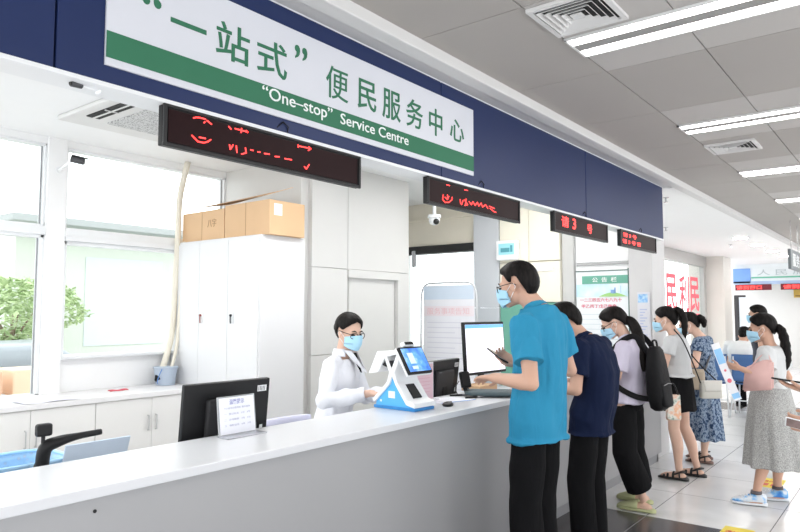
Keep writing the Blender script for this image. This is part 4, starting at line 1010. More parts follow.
# red characters on the glass partition
t = thing('glass_lettering', 'large red characters stuck on the glass partition behind the women', 'lettering', (-4.08, 14.9, 1.2))
RD = mat('vinyl_red', (.85, .10, .14), .5)
for i, (c, yc) in enumerate((('便', 13.45), ('民', 14.4), ('利', 15.35), ('民', 16.2))):
    text('character', c, (-4.093, yc, 1.93), YD, UP, .75, .80, RD, t, .004, .015)
mb = MB(); mb.box((-4.096, 13.1, 1.42), (-4.088, 16.6, 1.49)); part('underline', mb, RD, t)

# ------------------------------------------------------------------ far end of the hall
t = thing('far_sign', 'pale far fascia with a light blue square and green stripe over the far windows', 'sign', (-1, 20.6, 2.3))
mb = MB(); mb.box((-4.15, 20.6, 2.38), (3.6, 20.9, 2.852)); part('fascia', mb, mat('far_sign_white', (.80, .84, .86), .5), t)
mb = MB(); mb.box((-4.16, 20.57, 2.33), (-3.72, 20.60, 2.74)); part('blue_square', mb, mat('far_blue', (.20, .38, .78), .5), t)
mb = MB(); mb.box((-4.15, 20.57, 2.29), (3.6, 20.6, 2.38)); part('blue_strip', mb, mat('far_blue_pale', (.45, .58, .80), .5), t)
mb = MB(); mb.box((-3.70, 20.58, 2.46), (3.6, 20.6, 2.50)); part('green_stripe', mb, mat('far_green', (.15, .50, .35), .5), t)
text('lettering', '人 民 服 务', (-2.75, 20.59, 2.62), NX, UP, 1.6, .16, mat('far_grey', (.5, .56, .58), .5), t, .004)
for i, (a, b) in enumerate(((-4.10, -3.20), (-2.98, -1.9))):
    t = thing('far_led_display', ['distant red LED strip beside the far column', 'distant red LED strip at the right edge of the picture'][i], 'display', ((a+b)/2, 20.5, 2.12), 'distant red displays')
    mb = MB(); mb.box((a, 20.5, 2.13), (b, 20.56, 2.29), .004); part('housing', mb, mat('far_led', (.16, .012, .02), .4), t)
    text('lettering', '请到窗口', ((a+b)/2-.1, 20.497, 2.21), NX, UP, (b-a)*.7, .11, RED, t, .004, .02)
t = thing('gold_plaque', 'gold plaque on the far wall at the right edge', 'plaque', (-2.65, 21.4, 1.95))
mb = MB(); mb.box((-2.80, 21.4, 1.93), (-2.15, 21.45, 2.22), .01); part('plate', mb, mat('gold_plate', (.65, .45, .12), .3, .6), t)
mb = MB(); mb.box((-2.76, 21.395, 1.96), (-2.19, 21.401, 2.0)); mb.box((-2.76, 21.395, 2.16), (-2.19, 21.401, 2.19)); part('relief', mb, mat('gold_dark', (.28, .16, .04), .4), t)
t = thing('information_screen', 'tall black-framed upright screen beside the far column', 'screen', (-3.35, 17.3, 0))
mb = MB(); mb.obox((-3.37, 17.3, 1.05), (.93, .37, 0), UP, (.37, -.93, 0), (.24, 1.75, .10), .01); part('casing', mb, mat('screen_case', (.03, .03, .035), .3), t)
mb = MB(); mb.obox((-3.315, 17.28, 1.1), (.93, .37, 0), UP, (.37, -.93, 0), (.15, 1.55, .115)); part('screen', mb, mat('info_screen', (.55, .60, .66), .3, emit=.25), t)
mb = MB(); mb.box((-3.55, 17.15, 0), (-3.2, 17.45, .17), .01); part('base', mb, BLK, t)
mb = MB(); mb.box((-2.3, 20.2, 0), (3.5, 20.6, 1.05), .01); solo('far_counter', mb, CW, 'white counter in front of the far wall at the right edge', 'counter')
# row of waiting chairs
BL = mat('seat_blue', (.05, .13, .32), .5); LG = mat('leg_white', (.72, .73, .75), .35, .3)
def chair(x, y, label):
    t = thing('waiting_chair', label, 'chair', (x, y, 0), 'blue waiting chairs')
    mb = MB(); mb.grid(lambda u, v: (x-.22+.44*u, y+.02*math.sin(v*PI)+.04*(v-.5)-.03*math.sin(u*PI), (.52+.39*v)), 12, 8, .02); part('backrest', mb, BL, t, True)
    mb = MB(); mb.grid(lambda u, v: (x-.22+.44*u, y+.04+.42*v, .46+.02*(v*2-1)**2-.015*math.sin(u*PI)), 12, 8, .022); part('seat', mb, BL, t, True)
    for s in (-1, 1):
        mb = MB(); mb.tube([(x+s*.20, y+.0, .88), (x+s*.205, y+.02, .48), (x+s*.25, y-.09, .0)], .012, 8); part('leg', mb, LG, t, True)
        mb = MB(); mb.tube([(x+s*.205, y+.40, .47), (x+s*.23, y+.44, .0)], .012, 8); part('leg', mb, LG, t, True)
    mb = MB(); mb.tube([(x-.225, y-.03, .24), (x+.225, y-.03, .24)], .009, 8); part('stretcher', mb, LG, t, True)
chair(-2.52, 10.75, 'blue waiting chair half hidden behind the woman in the patterned dress'); chair(-2.02, 10.80, 'blue waiting chair under the seated person in a white shirt')
chair(-3.02, 10.7, 'blue waiting chair farthest left of the row, mostly hidden')
# floor stickers
for i, (x, y, lab) in enumerate(((-1.08, 5.10, 'yellow floor sticker with red marks at the edge of the dark border tiles'), (-1.13, 6.83, 'yellow floor sticker behind the woman in blue sneakers'))):
    t = thing('floor_sticker', lab, 'sticker', (x, y, 0), 'yellow floor stickers')
    mb = MB(); mb.box((x-.095, y-.18, .0005), (x+.095, y+.19, .002)); st = part('sticker_base', mb, mat('sticker_yellow', (.86, .68, .06), .5), t)
    text('lettering', '请排队', (x, y+.06, .003), NX, YD, .14, .06, mat('sticker_red', (.75, .14, .08), .5), st, .001)
    mb = MB(); mb.box((x-.06, y-.12, .0025), (x-.01, y-.02, .0035)); mb.box((x+.01, y-.12, .0025), (x+.06, y-.02, .0035)); part('footprints', mb, MATS['sticker_red'], st)

# ------------------------------------------------------------------ outside the window
GND = mat('pavement', (.62, .61, .60), .9)
mb = MB(); mb.box((-60, -30, -.4), (-9.6, 45, -.3)); struct('ground_outside', mb, GND)
mb = MB(); mb.box((-9.7, -30, -.4), (-6.62, 45, -.1)); mb.box((-6.65, -30, -.4), (-5.86, 7.4, -.1)); struct('pavement_outside', mb, GND)
t = thing('outside_building', 'pale green-white building with a canopy ledge seen through the window', 'building', (-22, 10, -.3))
mb = MB(); mb.box((-26, 8, -.3), (-20, 22, 4.0)); part('wall', mb, mat('building_pale', (.60, .64, .57), .8), t)
mb = MB(); mb.box((-20.2, 7.5, 4.0), (-19.0, 22.5, 4.2), .02); part('canopy', mb, mat('canopy_white', (.36, .38, .38), .6), t)
for i in range(2):
    mb = MB(); mb.box((-20.01, 10+i*4, .5), (-19.97, 12.6+i*4, 3.2)); part('window', mb, mat('building_glass', (.60, .66, .66), .6), t)
LEAF = mat_ramp('leaf_green', [(.3, (.30, .42, .20)), (.7, (.55, .65, .38))], 'noise', 5, .8)  # leaf colours paled so that outdoor haze is in the colour itself
BARK = mat('bark', (.24, .18, .13), .9)
def tree(x, y, s, seed, label):
    t = thing('tree', label, 'tree', (x, y, -.3), 'street trees outside the window'); rnd = random.Random(seed)
    mb = MB(); mb.tube([(x, y, -.3), (x+.05*s, y, 1.0*s), (x, y+.1*s, 2.1*s)], [.12*s, .09*s, .06*s], 10)
    for i in range(5):
        a = i*1.3; mb.tube([(x, y+.05, 1.5*s), (x+.6*s*math.cos(a), y+.6*s*math.sin(a), 2.4*s)], [.05*s, .02*s], 8)
    part('trunk', mb, BARK, t, True)
    mb = MB()
    for i in range(900):
        a = rnd.uniform(0, 2*PI); b = math.acos(rnd.uniform(-1, 1)); q = rnd.uniform(.55, 1)**.5
        lob = 1+.25*math.sin(a*3+seed)*math.sin(b*4)
        p = V((x+1.5*s*q*lob*math.sin(b)*math.cos(a), y+1.5*s*q*lob*math.sin(b)*math.sin(a), 2.5*s+1.05*s*q*math.cos(b)))
        d = V((rnd.uniform(-1, 1), rnd.uniform(-1, 1), rnd.uniform(-.6, .6))).normalized(); e = d.cross(UP).normalized(); w = rnd.uniform(.10, .2)*s
        mb.prism([p-d*w, p+e*w*.5, p+d*w, p-e*w*.5], (0, 0, .01))
    part('crown', mb, LEAF, t)
tree(-13.4, 5.3, .62, 3, 'green street tree seen through the left window pane'); tree(-18.5, 8.2, .66, 5, 'smaller street tree farther off behind the window post')
tree(-17.5, 4.2, .7, 9, 'green street tree at the far left edge of the window')
t = thing('parked_car', 'silver parked car outside the left window', 'car', (-10.9, 3.9, -.3))
mb = MB(); cx, cy = -10.9, 3.9
def carring(yy, w, z0, z1): return ring(V((cx, cy+yy, (z0+z1)/2-.3)), V((1, 0, 0)), UP, w, (z1-z0)/2, 20, 4)
mb.loft([carring(-2.0, .70, .35, .75), carring(-1.8, .82, .22, .85), carring(-.9, .86, .2, .92), carring(.9, .86, .2, .95), carring(1.8, .82, .22, .92), carring(2.05, .7, .35, .8)]); part('body', mb, mat('car_silver', (.62, .64, .67), .25, .4), t, True)
mb = MB(); mb.loft([carring(-.95, .70, .85, .92), carring(-.35, .66, .85, 1.38), carring(.8, .66, .85, 1.40), carring(1.5, .68, .85, .95)]); part('windows', mb, mat('car_glass', (.30, .33, .36), .3), t, True)
for a in (-1.2, 1.25):
    for s in (-1, 1):
        mb = MB(); mb.tube([(cx+s*.70, cy+a, .02), (cx+s*.88, cy+a, .02)], .32, 24); part('wheel', mb, BLK, t, True)
for i, (x, y, c) in enumerate(((-8.45, 3.0, (.75, .45, .30)), (-8.55, 3.55, (.80, .62, .45)))):
    t = thing('crate_stack', ['orange-brown crates stacked outside the left window', 'tan crates stacked outside beside the window post'][i], 'crate', (x, y, -.1))
    for j in range(3):
        mb = MB(); mb.box((x-.25, y-.2, -.1+.33*j), (x+.25, y+.2, .2+.33*j), .02); part('crate', mb, mat('crate%d' % i, c, .8), t)
# ------------------------------------------------------------------ the people
def shift(o, dx):
    o.location.x += dx
def root_for(J, label, cat='person'):
    p = J['hip']; return thing('person', label, cat, (p.x, p.y, 0))
def S(J, **kw):
    for a, b in kw.items(): J[a] = V(b) if isinstance(b, tuple) else b
    return J
def belt(J, root, m, z=.07, e=.012):
    r, at, S_ = torso_rings(J, [(z-.02, .160, .110, 0), (z+.02, .157, .108, 0)], e); mb = MB(); mb.loft(r); part('waistband', mb, m, root, True)
def collar(J, root, m, k=1.0, name='collar'):
    n = J['neck']; f, L = J['F'], J['L']; d = (J['head']-n); d.normalize(); fw = L.cross(d).normalized()
    mb = MB()
    def fn(u, v):
        a = 2*PI*u; r = (.063+.012*(1-v))*k; h = .040*v+.006*math.cos(a)
        front = max(0, math.cos(a))
        return n+L*r*math.sin(a)+fw*(r*.98*math.cos(a)+.008)+d*(h-.012-.030*front**3)
    mb.grid(fn, 40, 5, .004); part(name, mb, m, root, True)

def cloth(m, s=.5, sc=5.0):
    nt = m.node_tree; n = nt.nodes; b = n['Principled BSDF']; tc = n.new('ShaderNodeTexCoord'); mp = n.new('ShaderNodeMapping'); mp.inputs['Scale'].default_value = (1.3, 1.3, .38)
    z = n.new('ShaderNodeTexNoise'); z.inputs['Scale'].default_value = sc; z.inputs['Detail'].default_value = 5; z.inputs['Distortion'].default_value = .9
    nt.links.new(tc.outputs['Object'], mp.inputs['Vector']); nt.links.new(mp.outputs['Vector'], z.inputs['Vector'])
    bp = n.new('ShaderNodeBump'); bp.inputs['Strength'].default_value = s; bp.inputs['Distance'].default_value = .05
    nt.links.new(z.outputs['Fac'], bp.inputs['Height'])
    old = b.inputs['Normal'].links
    if old: nt.links.new(bp.outputs['Normal'], old[0].from_node.inputs['Normal'])
    else: nt.links.new(bp.outputs['Normal'], b.inputs['Normal'])
    return m
BLUESH = mat_ramp('turquoise_cotton', [(.3, (.028, .235, .40)), (.7, (.036, .27, .45))], 'noise', 3, .85, 4, bump=.1)
NAVY = mat('navy_cotton', (.008, .014, .042), .85, bump=.15, bscale=300)
TROU = mat('black_trousers', (.007, .007, .008), .9, bump=.2, bscale=200)
DENIMK = mat('black_cloth', (.008, .008, .009), .9, bump=.15, bscale=200)
LILAC = mat('lilac_cotton', (.60, .56, .68), .8, bump=.1, bscale=200)
COAT = mat('lab_coat_white', (.80, .81, .86), .8, bump=.1, bscale=150)
TEEG = mat('tee_light_grey', (.60, .61, .62), .85, bump=.15, bscale=200)
TEEW = mat('tee_white', (.62, .63, .635), .85, bump=.15, bscale=200)
MELG = mat_ramp('grey_melange', [(.3, (.22, .22, .215)), (.52, (.42, .42, .41)), (.7, (.62, .62, .60))], 'noise', 170, .9, 5, (1, 1, .8), .3)
FLOR = mat_ramp('blue_floral', [(.36, (.02, .04, .09)), (.46, (.09, .14, .23)), (.56, (.30, .37, .46)), (.66, (.07, .11, .20))], 'noise', 48, .85, 4, (1, 1, .7), .15)
for q_ in (BLUESH, NAVY, TROU, DENIMK, LILAC, COAT, TEEG, TEEW, MELG, FLOR, HAIRM): q_.node_tree.nodes['Principled BSDF'].inputs['Specular IOR Level'].default_value = .12
for q_ in (BLUESH, NAVY, TROU, DENIMK, LILAC, COAT, TEEG, TEEW): cloth(q_, .45)
SHOEK = mat('black_shoe', (.015, .015, .016), .45)
def shoe(J, n, root, m=None):
    m = m or SHOEK; an = J['an'+n]; ft = V(J['ft'+n]).normalized(); k = J['k']; s = UP.cross(ft)
    def rr(a, w, z0, z1): 
        c = V((an.x, an.y, 0))+ft*a*k; return [c+s*w*k*math.cos(2*PI*i/20)+UP*((z0+z1)/2+(z1-z0)/2*math.sin(2*PI*i/20))*k for i in range(20)]
    mb = MB(); mb.loft([rr(-.08, .02, .004, .06), rr(-.06, .040, .002, .09), rr(0, .044, .002, .095), rr(.06, .045, .002, .075), rr(.13, .050, .002, .055), rr(.18, .044, .003, .045), rr(.205, .02, .006, .030)]); part('shoe', mb, m, root, True)
def phone(name, c, r, u, label, m=None, cat='phone', scr=True, size=(.072, .15)):
    """r: width direction, u: long direction"""
    c, r, u = V(c), V(r).normalized(), V(u).normalized(); u = (u-r*u.dot(r)).normalized(); n = r.cross(u)
    t = thing(name, label, cat, c); mb = MB(); mb.obox(c, r, u, n, (size[0], size[1], .009), .003); part('casing', mb, m or BLK, t)
    mb = MB(); mb.obox(c+n*.0047, r, u, n, (size[0]-.006, size[1]-.012, .0008)); part('screen', mb, mat('phone_screen', (.20, .14, .13), .15, var=.6, vscale=30, emit=.15), t)
    return t

# --- man in a turquoise polo shirt at the counter
J = skeleton(-1.70, 3.42, (-1, 0), 1.80, .04)
S(J, hip=(-1.66, 3.42, .95), mid=(-1.635, 3.42, 1.13), chest=(-1.63, 3.42, 1.30), neck=(-1.655, 3.415, 1.555), head=(-1.760, 3.385, 1.685), hf=(-1, -.10, -.22),
  shL=(-1.63, 3.235, 1.455), shR=(-1.63, 3.59, 1.465), elL=(-1.54, 3.12, 1.165), wrL=(-1.80, 3.20, 1.172), hdL=(-.95, .32, -.10), hnL=(.05, -.25, -.95), thL=(-.3, 1, .1),
  elR=(-1.585, 3.70, 1.19), wrR=(-1.835, 3.52, 1.225), hdR=(-.82, -.25, .45), hnR=(.35, -.60, .7), thR=(.2, -1, .3))
for n, y in (('L', 3.335), ('R', 3.51)):
    J['hp'+n] = V((-1.66, y, .92)); J['kn'+n] = V((-1.695, y-.0, .50)); J['an'+n] = V((-1.67, y, .085))
r = root_for(J, 'man in a turquoise polo shirt, glasses and mask, standing at the counter holding a phone')
put('body', build_body(J, .0055, curlL=.45, curlR=.7), SKIN, r, smooth=True)
def polo_extra(mb, at): pass
build_top(J, BLUESH, r, hem=-.115, ease=.020, sleeve=.66, sr=(.078, .080), name='polo_shirt', vox=.007, neckcut=.54, flare=.04, amp=.017, seed=3)
collar(J, r, mat('turquoise_collar', (.035, .27, .44), .85, spec=.12), 1.0)
build_legs(J, TROU, r, r=(.094, .092, .086, .086), seed=1)
for n in 'LR': shoe(J, n, r)
part('hair', hair_cap(J, 'short', 1), HAIRM, r, True)
face_parts(J, r, True, BLK)
mb = MB(); mb.obox((-1.525, 3.50, 1.43), (0, 1, -.25), (.25, .1, .9), (1, 0, -.25), (.05, .012, .002)); 
part('shirt_print', mb, mat('print_red', (.75, .35, .40), .7), r, label='small pinkish print on the upper back')
phone('smartphone', (-1.98, 3.46, 1.275), (.25, .80, -.35), (-.85, .25, .42), 'dark smartphone held in the turquoise-shirted man’s right hand')

shift(r, -.05)
# --- man in a navy t-shirt bowed over the counter
J = skeleton(-1.72, 4.22, (-1, 0), 1.68, .1)
S(J, hip=(-1.66, 4.22, .86), mid=(-1.61, 4.22, 1.02), chest=(-1.615, 4.22, 1.16), neck=(-1.70, 4.215, 1.36), head=(-1.82, 4.17, 1.462), hf=(-.80, -.22, -.62),
  shL=(-1.66, 4.035, 1.305), shR=(-1.66, 4.41, 1.305), elL=(-1.655, 3.98, 1.045), wrL=(-1.88, 4.03, 1.055), hdL=(-.95, .25, -.15), hnL=(0, 0, -1), thL=(-.3, 1, 0),
  elR=(-1.70, 4.50, 1.05), wrR=(-1.95, 4.38, 1.04), hdR=(-1, -.2, -.1), hnR=(0, 0, -1), thR=(-.3, -1, 0))
for n, y in (('L', 4.135), ('R', 4.31)):
    J['hp'+n] = V((-1.66, y, .84)); J['kn'+n] = V((-1.70, y, .46)); J['an'+n] = V((-1.68, y, .08))
r = root_for(J, 'man in a navy t-shirt and black trousers bowed over the counter, between two others')
put('body', build_body(J, .0065), SKIN, r, smooth=True)
build_top(J, NAVY, r, hem=-.115, ease=.020, sleeve=.68, sr=(.074, .072), name='t_shirt', vox=.008, neckcut=.54, flare=.02, amp=.013, seed=8)
collar(J, r, NAVY, .95, 'neckband')
build_legs(J, TROU, r, r=(.094, .092, .086, .084), seed=4)
for n in 'LR': shoe(J, n, r)
part('hair', hair_cap(J, 'short', 5), HAIRM, r, True); face_parts(J, r, True, None)

shift(r, -.065)
# --- young woman in a lilac blouse with a ponytail and backpack
J = skeleton(-1.80, 5.22, (-1, 0), 1.60, .08, True)
S(J, hip=(-1.76, 5.22, .87), mid=(-1.72, 5.22, 1.01), chest=(-1.715, 5.22, 1.14), neck=(-1.765, 5.21, 1.325), head=(-1.86, 5.18, 1.445), hf=(-.80, -.30, -.52),
  shL=(-1.74, 5.06, 1.262), shR=(-1.74, 5.38, 1.262), elL=(-1.77, 5.00, 1.04), wrL=(-1.96, 5.08, 1.02), hdL=(-.95, .3, -.1), hnL=(0, 0, -1), thL=(-.3, 1, 0),
  elR=(-1.75, 5.44, 1.05), wrR=(-1.98, 5.35, 1.03), hdR=(-1, -.2, -.1), hnR=(0, 0, -1), thR=(-.3, -1, 0),
  hpL=(-1.77, 5.14, .85), hpR=(-1.77, 5.31, .85), knL=(-1.775, 5.15, .46), knR=(-1.80, 5.38, .46), anL=(-1.675, 5.26, .085), anR=(-1.77, 5.50, .085))
J['ftL'] = V((-1, -.08, 0)); J['ftR'] = V((-1, .05, 0))
r = root_for(J, 'young woman in a lilac blouse and wide black trousers with a long black ponytail')
put('body', build_body(J, .006), SKIN2, r, smooth=True)
build_top(J, LILAC, r, hem=-.04, ease=.022, sleeve=.80, sr=(.070, .078), name='blouse', vox=.008, flare=.05, amp=.014, seed=12)
collar(J, r, LILAC, .85)
build_legs(J, DENIMK, r, r=(.100, .100, .100, .105), end=.175, seed=6)
part('hair', hair_cap(J, 'long', 2), HAIRM, r, True)
mb = MB(); pts = crom([(-1.775, 5.21, 1.475, .026), (-1.725, 5.21, 1.455, .038), (-1.68, 5.20, 1.38, .042), (-1.645, 5.17, 1.26, .040), (-1.62, 5.14, 1.16, .030), (-1.61, 5.13, 1.08, .010)], 6)
mb.tube([p[:3] for p in pts], [p[3] for p in pts], 20); part('ponytail', mb, HAIRM, r, True)
face_parts(J, r, True, BLK)
GRNS = mat('slipper_green', (.46, .48, .26), .7)
for n in 'LR':
    an = J['an'+n]; ft = J['ft'+n].normalized(); s = UP.cross(ft)
    def rr(a, w, z0, z1): 
        c = V((an.x, an.y, 0))+ft*a; return [c+s*w*math.cos(2*PI*i/20)+UP*((z0+z1)/2+(z1-z0)/2*math.sin(2*PI*i/20)) for i in range(20)]
    mb = MB(); mb.loft([rr(-.085, .02, .002, .03), rr(-.06, .042, .001, .036), rr(.02, .045, .001, .034), rr(.10, .052, .001, .034), rr(.17, .046, .001, .034), rr(.205, .02, .004, .028)]); sl = part('slipper', mb, GRNS, r, True)
    mb = MB(); mb.loft([rr(.045, .054, .018, .092), rr(.09, .056, .016, .082), rr(.14, .054, .016, .066), rr(.185, .038, .016, .048), rr(.205, .018, .016, .034)]); part('slipper_upper', mb, GRNS, sl, True)
shift(r, -.065)
# backpack on her back
t = thing('backpack', 'black backpack hanging on the lilac-bloused woman’s back', 'bag', (-1.52, 5.20, .78))
mb = MB()
bf = V((1, 0, 0)); ra = []
bc = V((-1.535, 5.17, 0))
for z, w, d in ((.80, .09, .03), (.82, .12, .055), (.92, .135, .072), (1.05, .135, .068), (1.15, .125, .058), (1.24, .10, .045), (1.27, .06, .03)):
    ra.append(ring(bc+UP*z+bf*(.02*(1-(z-.8))*1.0-.05*(z-1.0)), V((0, 1, 0)), bf, w, d, 28, 3))
mb.loft(ra); part('backpack_body', mb, mat('nylon_black', (.008, .008, .009), .6, bump=.3, bscale=30, spec=.15), t, True)
mb = MB(); mb.loft([ring(V((-1.455-(z-.83)*.12, 5.17, z)), V((0, 1, 0)), bf, w, .028, 20, 3.5) for z, w in ((.83, .08), (.85, .105), (1.0, .11), (1.02, .09))]); part('front_pocket', mb, MATS['nylon_black'], t, True)
for sgn, n in ((-1, 'L'), (1, 'R')):
    mb = MB(); yy = 5.22+sgn*.085
    pts = crom([(-1.575, yy, 1.22), (-1.66, yy-.0, 1.335), (-1.735, yy, 1.330), (-1.825, yy+sgn*.02, 1.25), (-1.85, yy+sgn*.045, 1.12), (-1.80, yy+sgn*.085, .98), (-1.66, yy+sgn*.075, .90), (-1.56, yy+sgn*.03, .88)], 6)
    mb.tube(pts, .021, 10, flat=.3, up=V((0, 1, 0))); part('strap', mb, MATS['nylon_black'], t, True)
mb = MB(); mb.tube(crom([(-1.53, 5.13, 1.26), (-1.54, 5.13, 1.31), (-1.54, 5.21, 1.31), (-1.53, 5.21, 1.26)], 5), .008, 8); part('grab_handle', mb, MATS['nylon_black'], t, True)
mb = MB(); mb.tube([(-1.449, 5.08, .99), (-1.445, 5.17, 1.0), (-1.449, 5.26, .99)], .003, 6); part('zipper', mb, mat('zip_grey', (.3, .3, .3), .4), t)
phone('smartphone', (-1.99, 5.11, 1.06), (.3, .9, 0), (-.9, .3, .2), 'dark phone in the lilac-bloused woman’s hand')

t.location.x -= .065
# --- woman in a light grey t-shirt and black skirt
J = skeleton(-1.80, 6.48, (-1, 0), 1.60, .03, True)
S(J, hip=(-1.755, 6.5, .87), mid=(-1.75, 6.5, 1.01), chest=(-1.755, 6.5, 1.14), neck=(-1.785, 6.5, 1.325), head=(-1.86, 6.48, 1.460), hf=(-1, -.12, -.20),
  shL=(-1.775, 6.345, 1.265), shR=(-1.775, 6.655, 1.265), elL=(-1.82, 6.29, 1.03), wrL=(-2.0, 6.38, 1.02), hdL=(-.95, .3, .0), hnL=(0, 0, -1), thL=(-.3, 1, 0),
  elR=(-1.83, 6.71, 1.03), wrR=(-2.02, 6.60, 1.04), hdR=(-1, -.2, .1), hnR=(0, 0, -1), thR=(-.3, -1, 0),
  hpL=(-1.77, 6.42, .85), hpR=(-1.77, 6.59, .85), knL=(-1.79, 6.43, .46), knR=(-1.75, 6.62, .46), anL=(-1.755, 6.44, .085), anR=(-1.66, 6.68, .085))
r = root_for(J, 'woman in a light grey t-shirt and short black skirt with bare legs and sandals')
put('body', build_body(J, .0065), SKIN2, r, smooth=True)
build_top(J, TEEG, r, hem=.075, ease=.020, sleeve=.52, sr=(.066, .066), name='t_shirt', vox=.008, amp=.009, seed=15)
mb = skirt_mb(J, .98, .625, .140, .108, .185, .145, 5, .015); put('skirt', remesh(mb, .009, 2), DENIMK, r, smooth=True)
part('hair', hair_cap(J, 'long', 7), HAIRM, r, True)
def ponytail(J, root, pts, tie=True):
    mb = MB(); q = crom(pts, 6); mb.tube([p[:3] for p in q], [p[3]*(1+.08*math.sin(i*1.7)) for i, p in enumerate(q)], 18); o = part('ponytail', mb, HAIRM, root, True)
    if tie: mb = MB(); p = V(pts[0][:3]); mb.ell(p, (.02, .02, .02)); part('hair_tie', mb, mat('hair_tie_white', (.7, .7, .7), .6), o, True)
ponytail(J, r, [(-1.775, 6.49, 1.545, .022), (-1.74, 6.49, 1.55, .030), (-1.70, 6.49, 1.50, .034), (-1.685, 6.485, 1.42, .030), (-1.685, 6.48, 1.33, .022), (-1.69, 6.48, 1.27, .006)])
face_parts(J, r, True, None)
def sandal(J, n, root, m, m2=None):
    an = J['an'+n]; ft = V(J['ft'+n]).normalized(); s = UP.cross(ft); c0 = V((an.x, an.y, 0)); k = J['k']
    def rr(a, w, z0, z1): 
        c = c0+ft*a*k; return [c+s*w*k*math.cos(2*PI*i/20)+UP*((z0+z1)/2+(z1-z0)/2*math.sin(2*PI*i/20))*k for i in range(20)]
    mb = MB(); mb.loft([rr(-.085, .02, .001, .026), rr(-.06, .042, .001, .040), rr(.02, .042, .001, .036), rr(.10, .048, .001, .034), rr(.17, .042, .001, .032), rr(.20, .02, .003, .02)]); o = part('sandal', mb, m, root, True)
    mb = MB()
    for a, h, w in ((.05, .072, .045), (.10, .058, .047), (.135, .046, .045)):
        c = c0+ft*a*k; mb.tube([c+s*w*k+UP*.02, c+s*w*.8*k+UP*h*.8, c+UP*h, c-s*w*.8*k+UP*h*.8, c-s*w*k+UP*.02], .011, 8, flat=.5)
    c = c0-ft*.01*k; mb.tube([c+ft*.045+s*.040*k+UP*.055, c-ft*.0+s*.042*k+UP*.075, c-ft*.045*k+UP*.082, c-s*.042*k+UP*.075, c+ft*.045-s*.040*k+UP*.055], .008, 8)
    mb.tube([c+s*.041*k+UP*.075, c+s*.041*k+UP*.02], .007, 8); mb.tube([c-s*.041*k+UP*.075, c-s*.041*k+UP*.02], .007, 8)
    part('straps', mb, m2 or m, o, True)
for n in 'LR': sandal(J, n, r, SHOEK)
shift(r, -.05)
# her handbag and the printed tote beside her
t = thing('handbag', 'small white handbag hanging between the black skirt and the patterned dress', 'bag', (-1.57, 6.75, .78))
mb = MB(); mb.loft([ring(V((-1.56, 6.62, z)), V((.75, .66, 0)), V((-.66, .75, 0)), w, d, 24, 4) for z, w, d in ((.74, .085, .03), (.75, .10, .04), (.86, .098, .04), (.90, .085, .03))]); part('bag_body', mb, mat('bag_white', (.72, .70, .64), .5), t, True)
mb = MB(); mb.grid(lambda u, v: V((-1.56, 6.62, .905-.10*v))+V((.75, .66, 0))*(-.09+.18*u)*(1-.15*v)+V((.66, -.75, 0))*(.036+.012*math.sin(v*PI/1.2)), 12, 6, .005); part('flap', mb, mat('bag_flap', (.76, .74, .69), .5), t, True)
mb = MB(); mb.tube(crom([(-1.63, 6.56, .88), (-1.66, 6.46, 1.05), (-1.72, 6.36, 1.27), (-1.80, 6.40, 1.36), (-1.82, 6.55, 1.34), (-1.70, 6.64, 1.1), (-1.50, 6.67, .88)], 6), .006, 8); part('shoulder_strap', mb, BLK, t, True)
t = thing('tote_bag', 'small tote with an orange and green floral print below the backpack', 'bag', (-1.60, 5.78, .68))
mb = MB(); mb.loft([ring(V((-1.62, 5.66, z)), V((.787, .617, 0)), V((-.617, .787, 0)), w, .02, 20, 5) for z, w in ((.66, .055), (.68, .06), (.86, .055))]); part('bag_body', mb, mat_ramp('floral_print', [(.32, (.10, .25, .20)), (.45, (.75, .72, .66)), (.58, (.78, .42, .25)), (.7, (.8, .75, .68))], 'noise', 18, .8, bump=0), t, True)
mb = MB(); mb.tube(crom([(-1.655, 5.63, .85), (-1.64, 5.60, .93), (-1.60, 5.62, .95), (-1.585, 5.69, .85)], 5), .006, 8); part('handle', mb, BLK, t, True)

# --- woman in a blue patterned dress
J = skeleton(-1.80, 7.3, (-1, 0), 1.58, .03, True)
S(J, hip=(-1.735, 7.32, .85), mid=(-1.73, 7.32, .99), chest=(-1.73, 7.32, 1.12), neck=(-1.765, 7.31, 1.285), head=(-1.865, 7.28, 1.405), hf=(-.92, -.22, -.38),
  shL=(-1.735, 7.165, 1.225), shR=(-1.735, 7.48, 1.225), elL=(-1.755, 7.09, 1.00), wrL=(-1.93, 7.17, 1.04), hdL=(-.95, .3, .1), hnL=(0, 0, -1), thL=(-.3, 1, 0),
  elR=(-1.78, 7.54, 1.0), wrR=(-1.98, 7.45, 1.03), hdR=(-1, -.2, .1), hnR=(0, 0, -1), thR=(-.3, -1, 0),
  hpL=(-1.735, 7.24, .83), hpR=(-1.735, 7.41, .83), knL=(-1.74, 7.26, .44), knR=(-1.74, 7.42, .44), anL=(-1.745, 7.30, .08), anR=(-1.80, 7.52, .08))
r = root_for(J, 'woman in a long blue patterned dress and mask, farthest in the queue along the counter')
put('body', build_body(J, .007), SKIN2, r, smooth=True)
build_top(J, FLOR, r, hem=.03, ease=.018, sleeve=.42, sr=(.068, .070), name='dress_bodice', vox=.008, amp=.008, seed=21)
mb = skirt_mb(J, 1.02, .245, .130, .098, .200, .175, 9, .07, V((.0, 0, 0)), seed=2); put('dress_skirt', remesh(mb, .008, 1), FLOR, r, smooth=True)
part('hair', hair_cap(J, 'long', 11), HAIRM, r, True)
ponytail(J, r, [(-1.775, 7.29, 1.47, .020), (-1.745, 7.29, 1.475, .032), (-1.715, 7.29, 1.43, .034), (-1.71, 7.29, 1.37, .014)])
face_parts(J, r, True, None)
for n in 'LR': sandal(J, n, r, mat('sandal_brown', (.18, .11, .09), .6), SHOEK)
shift(r, -.05)
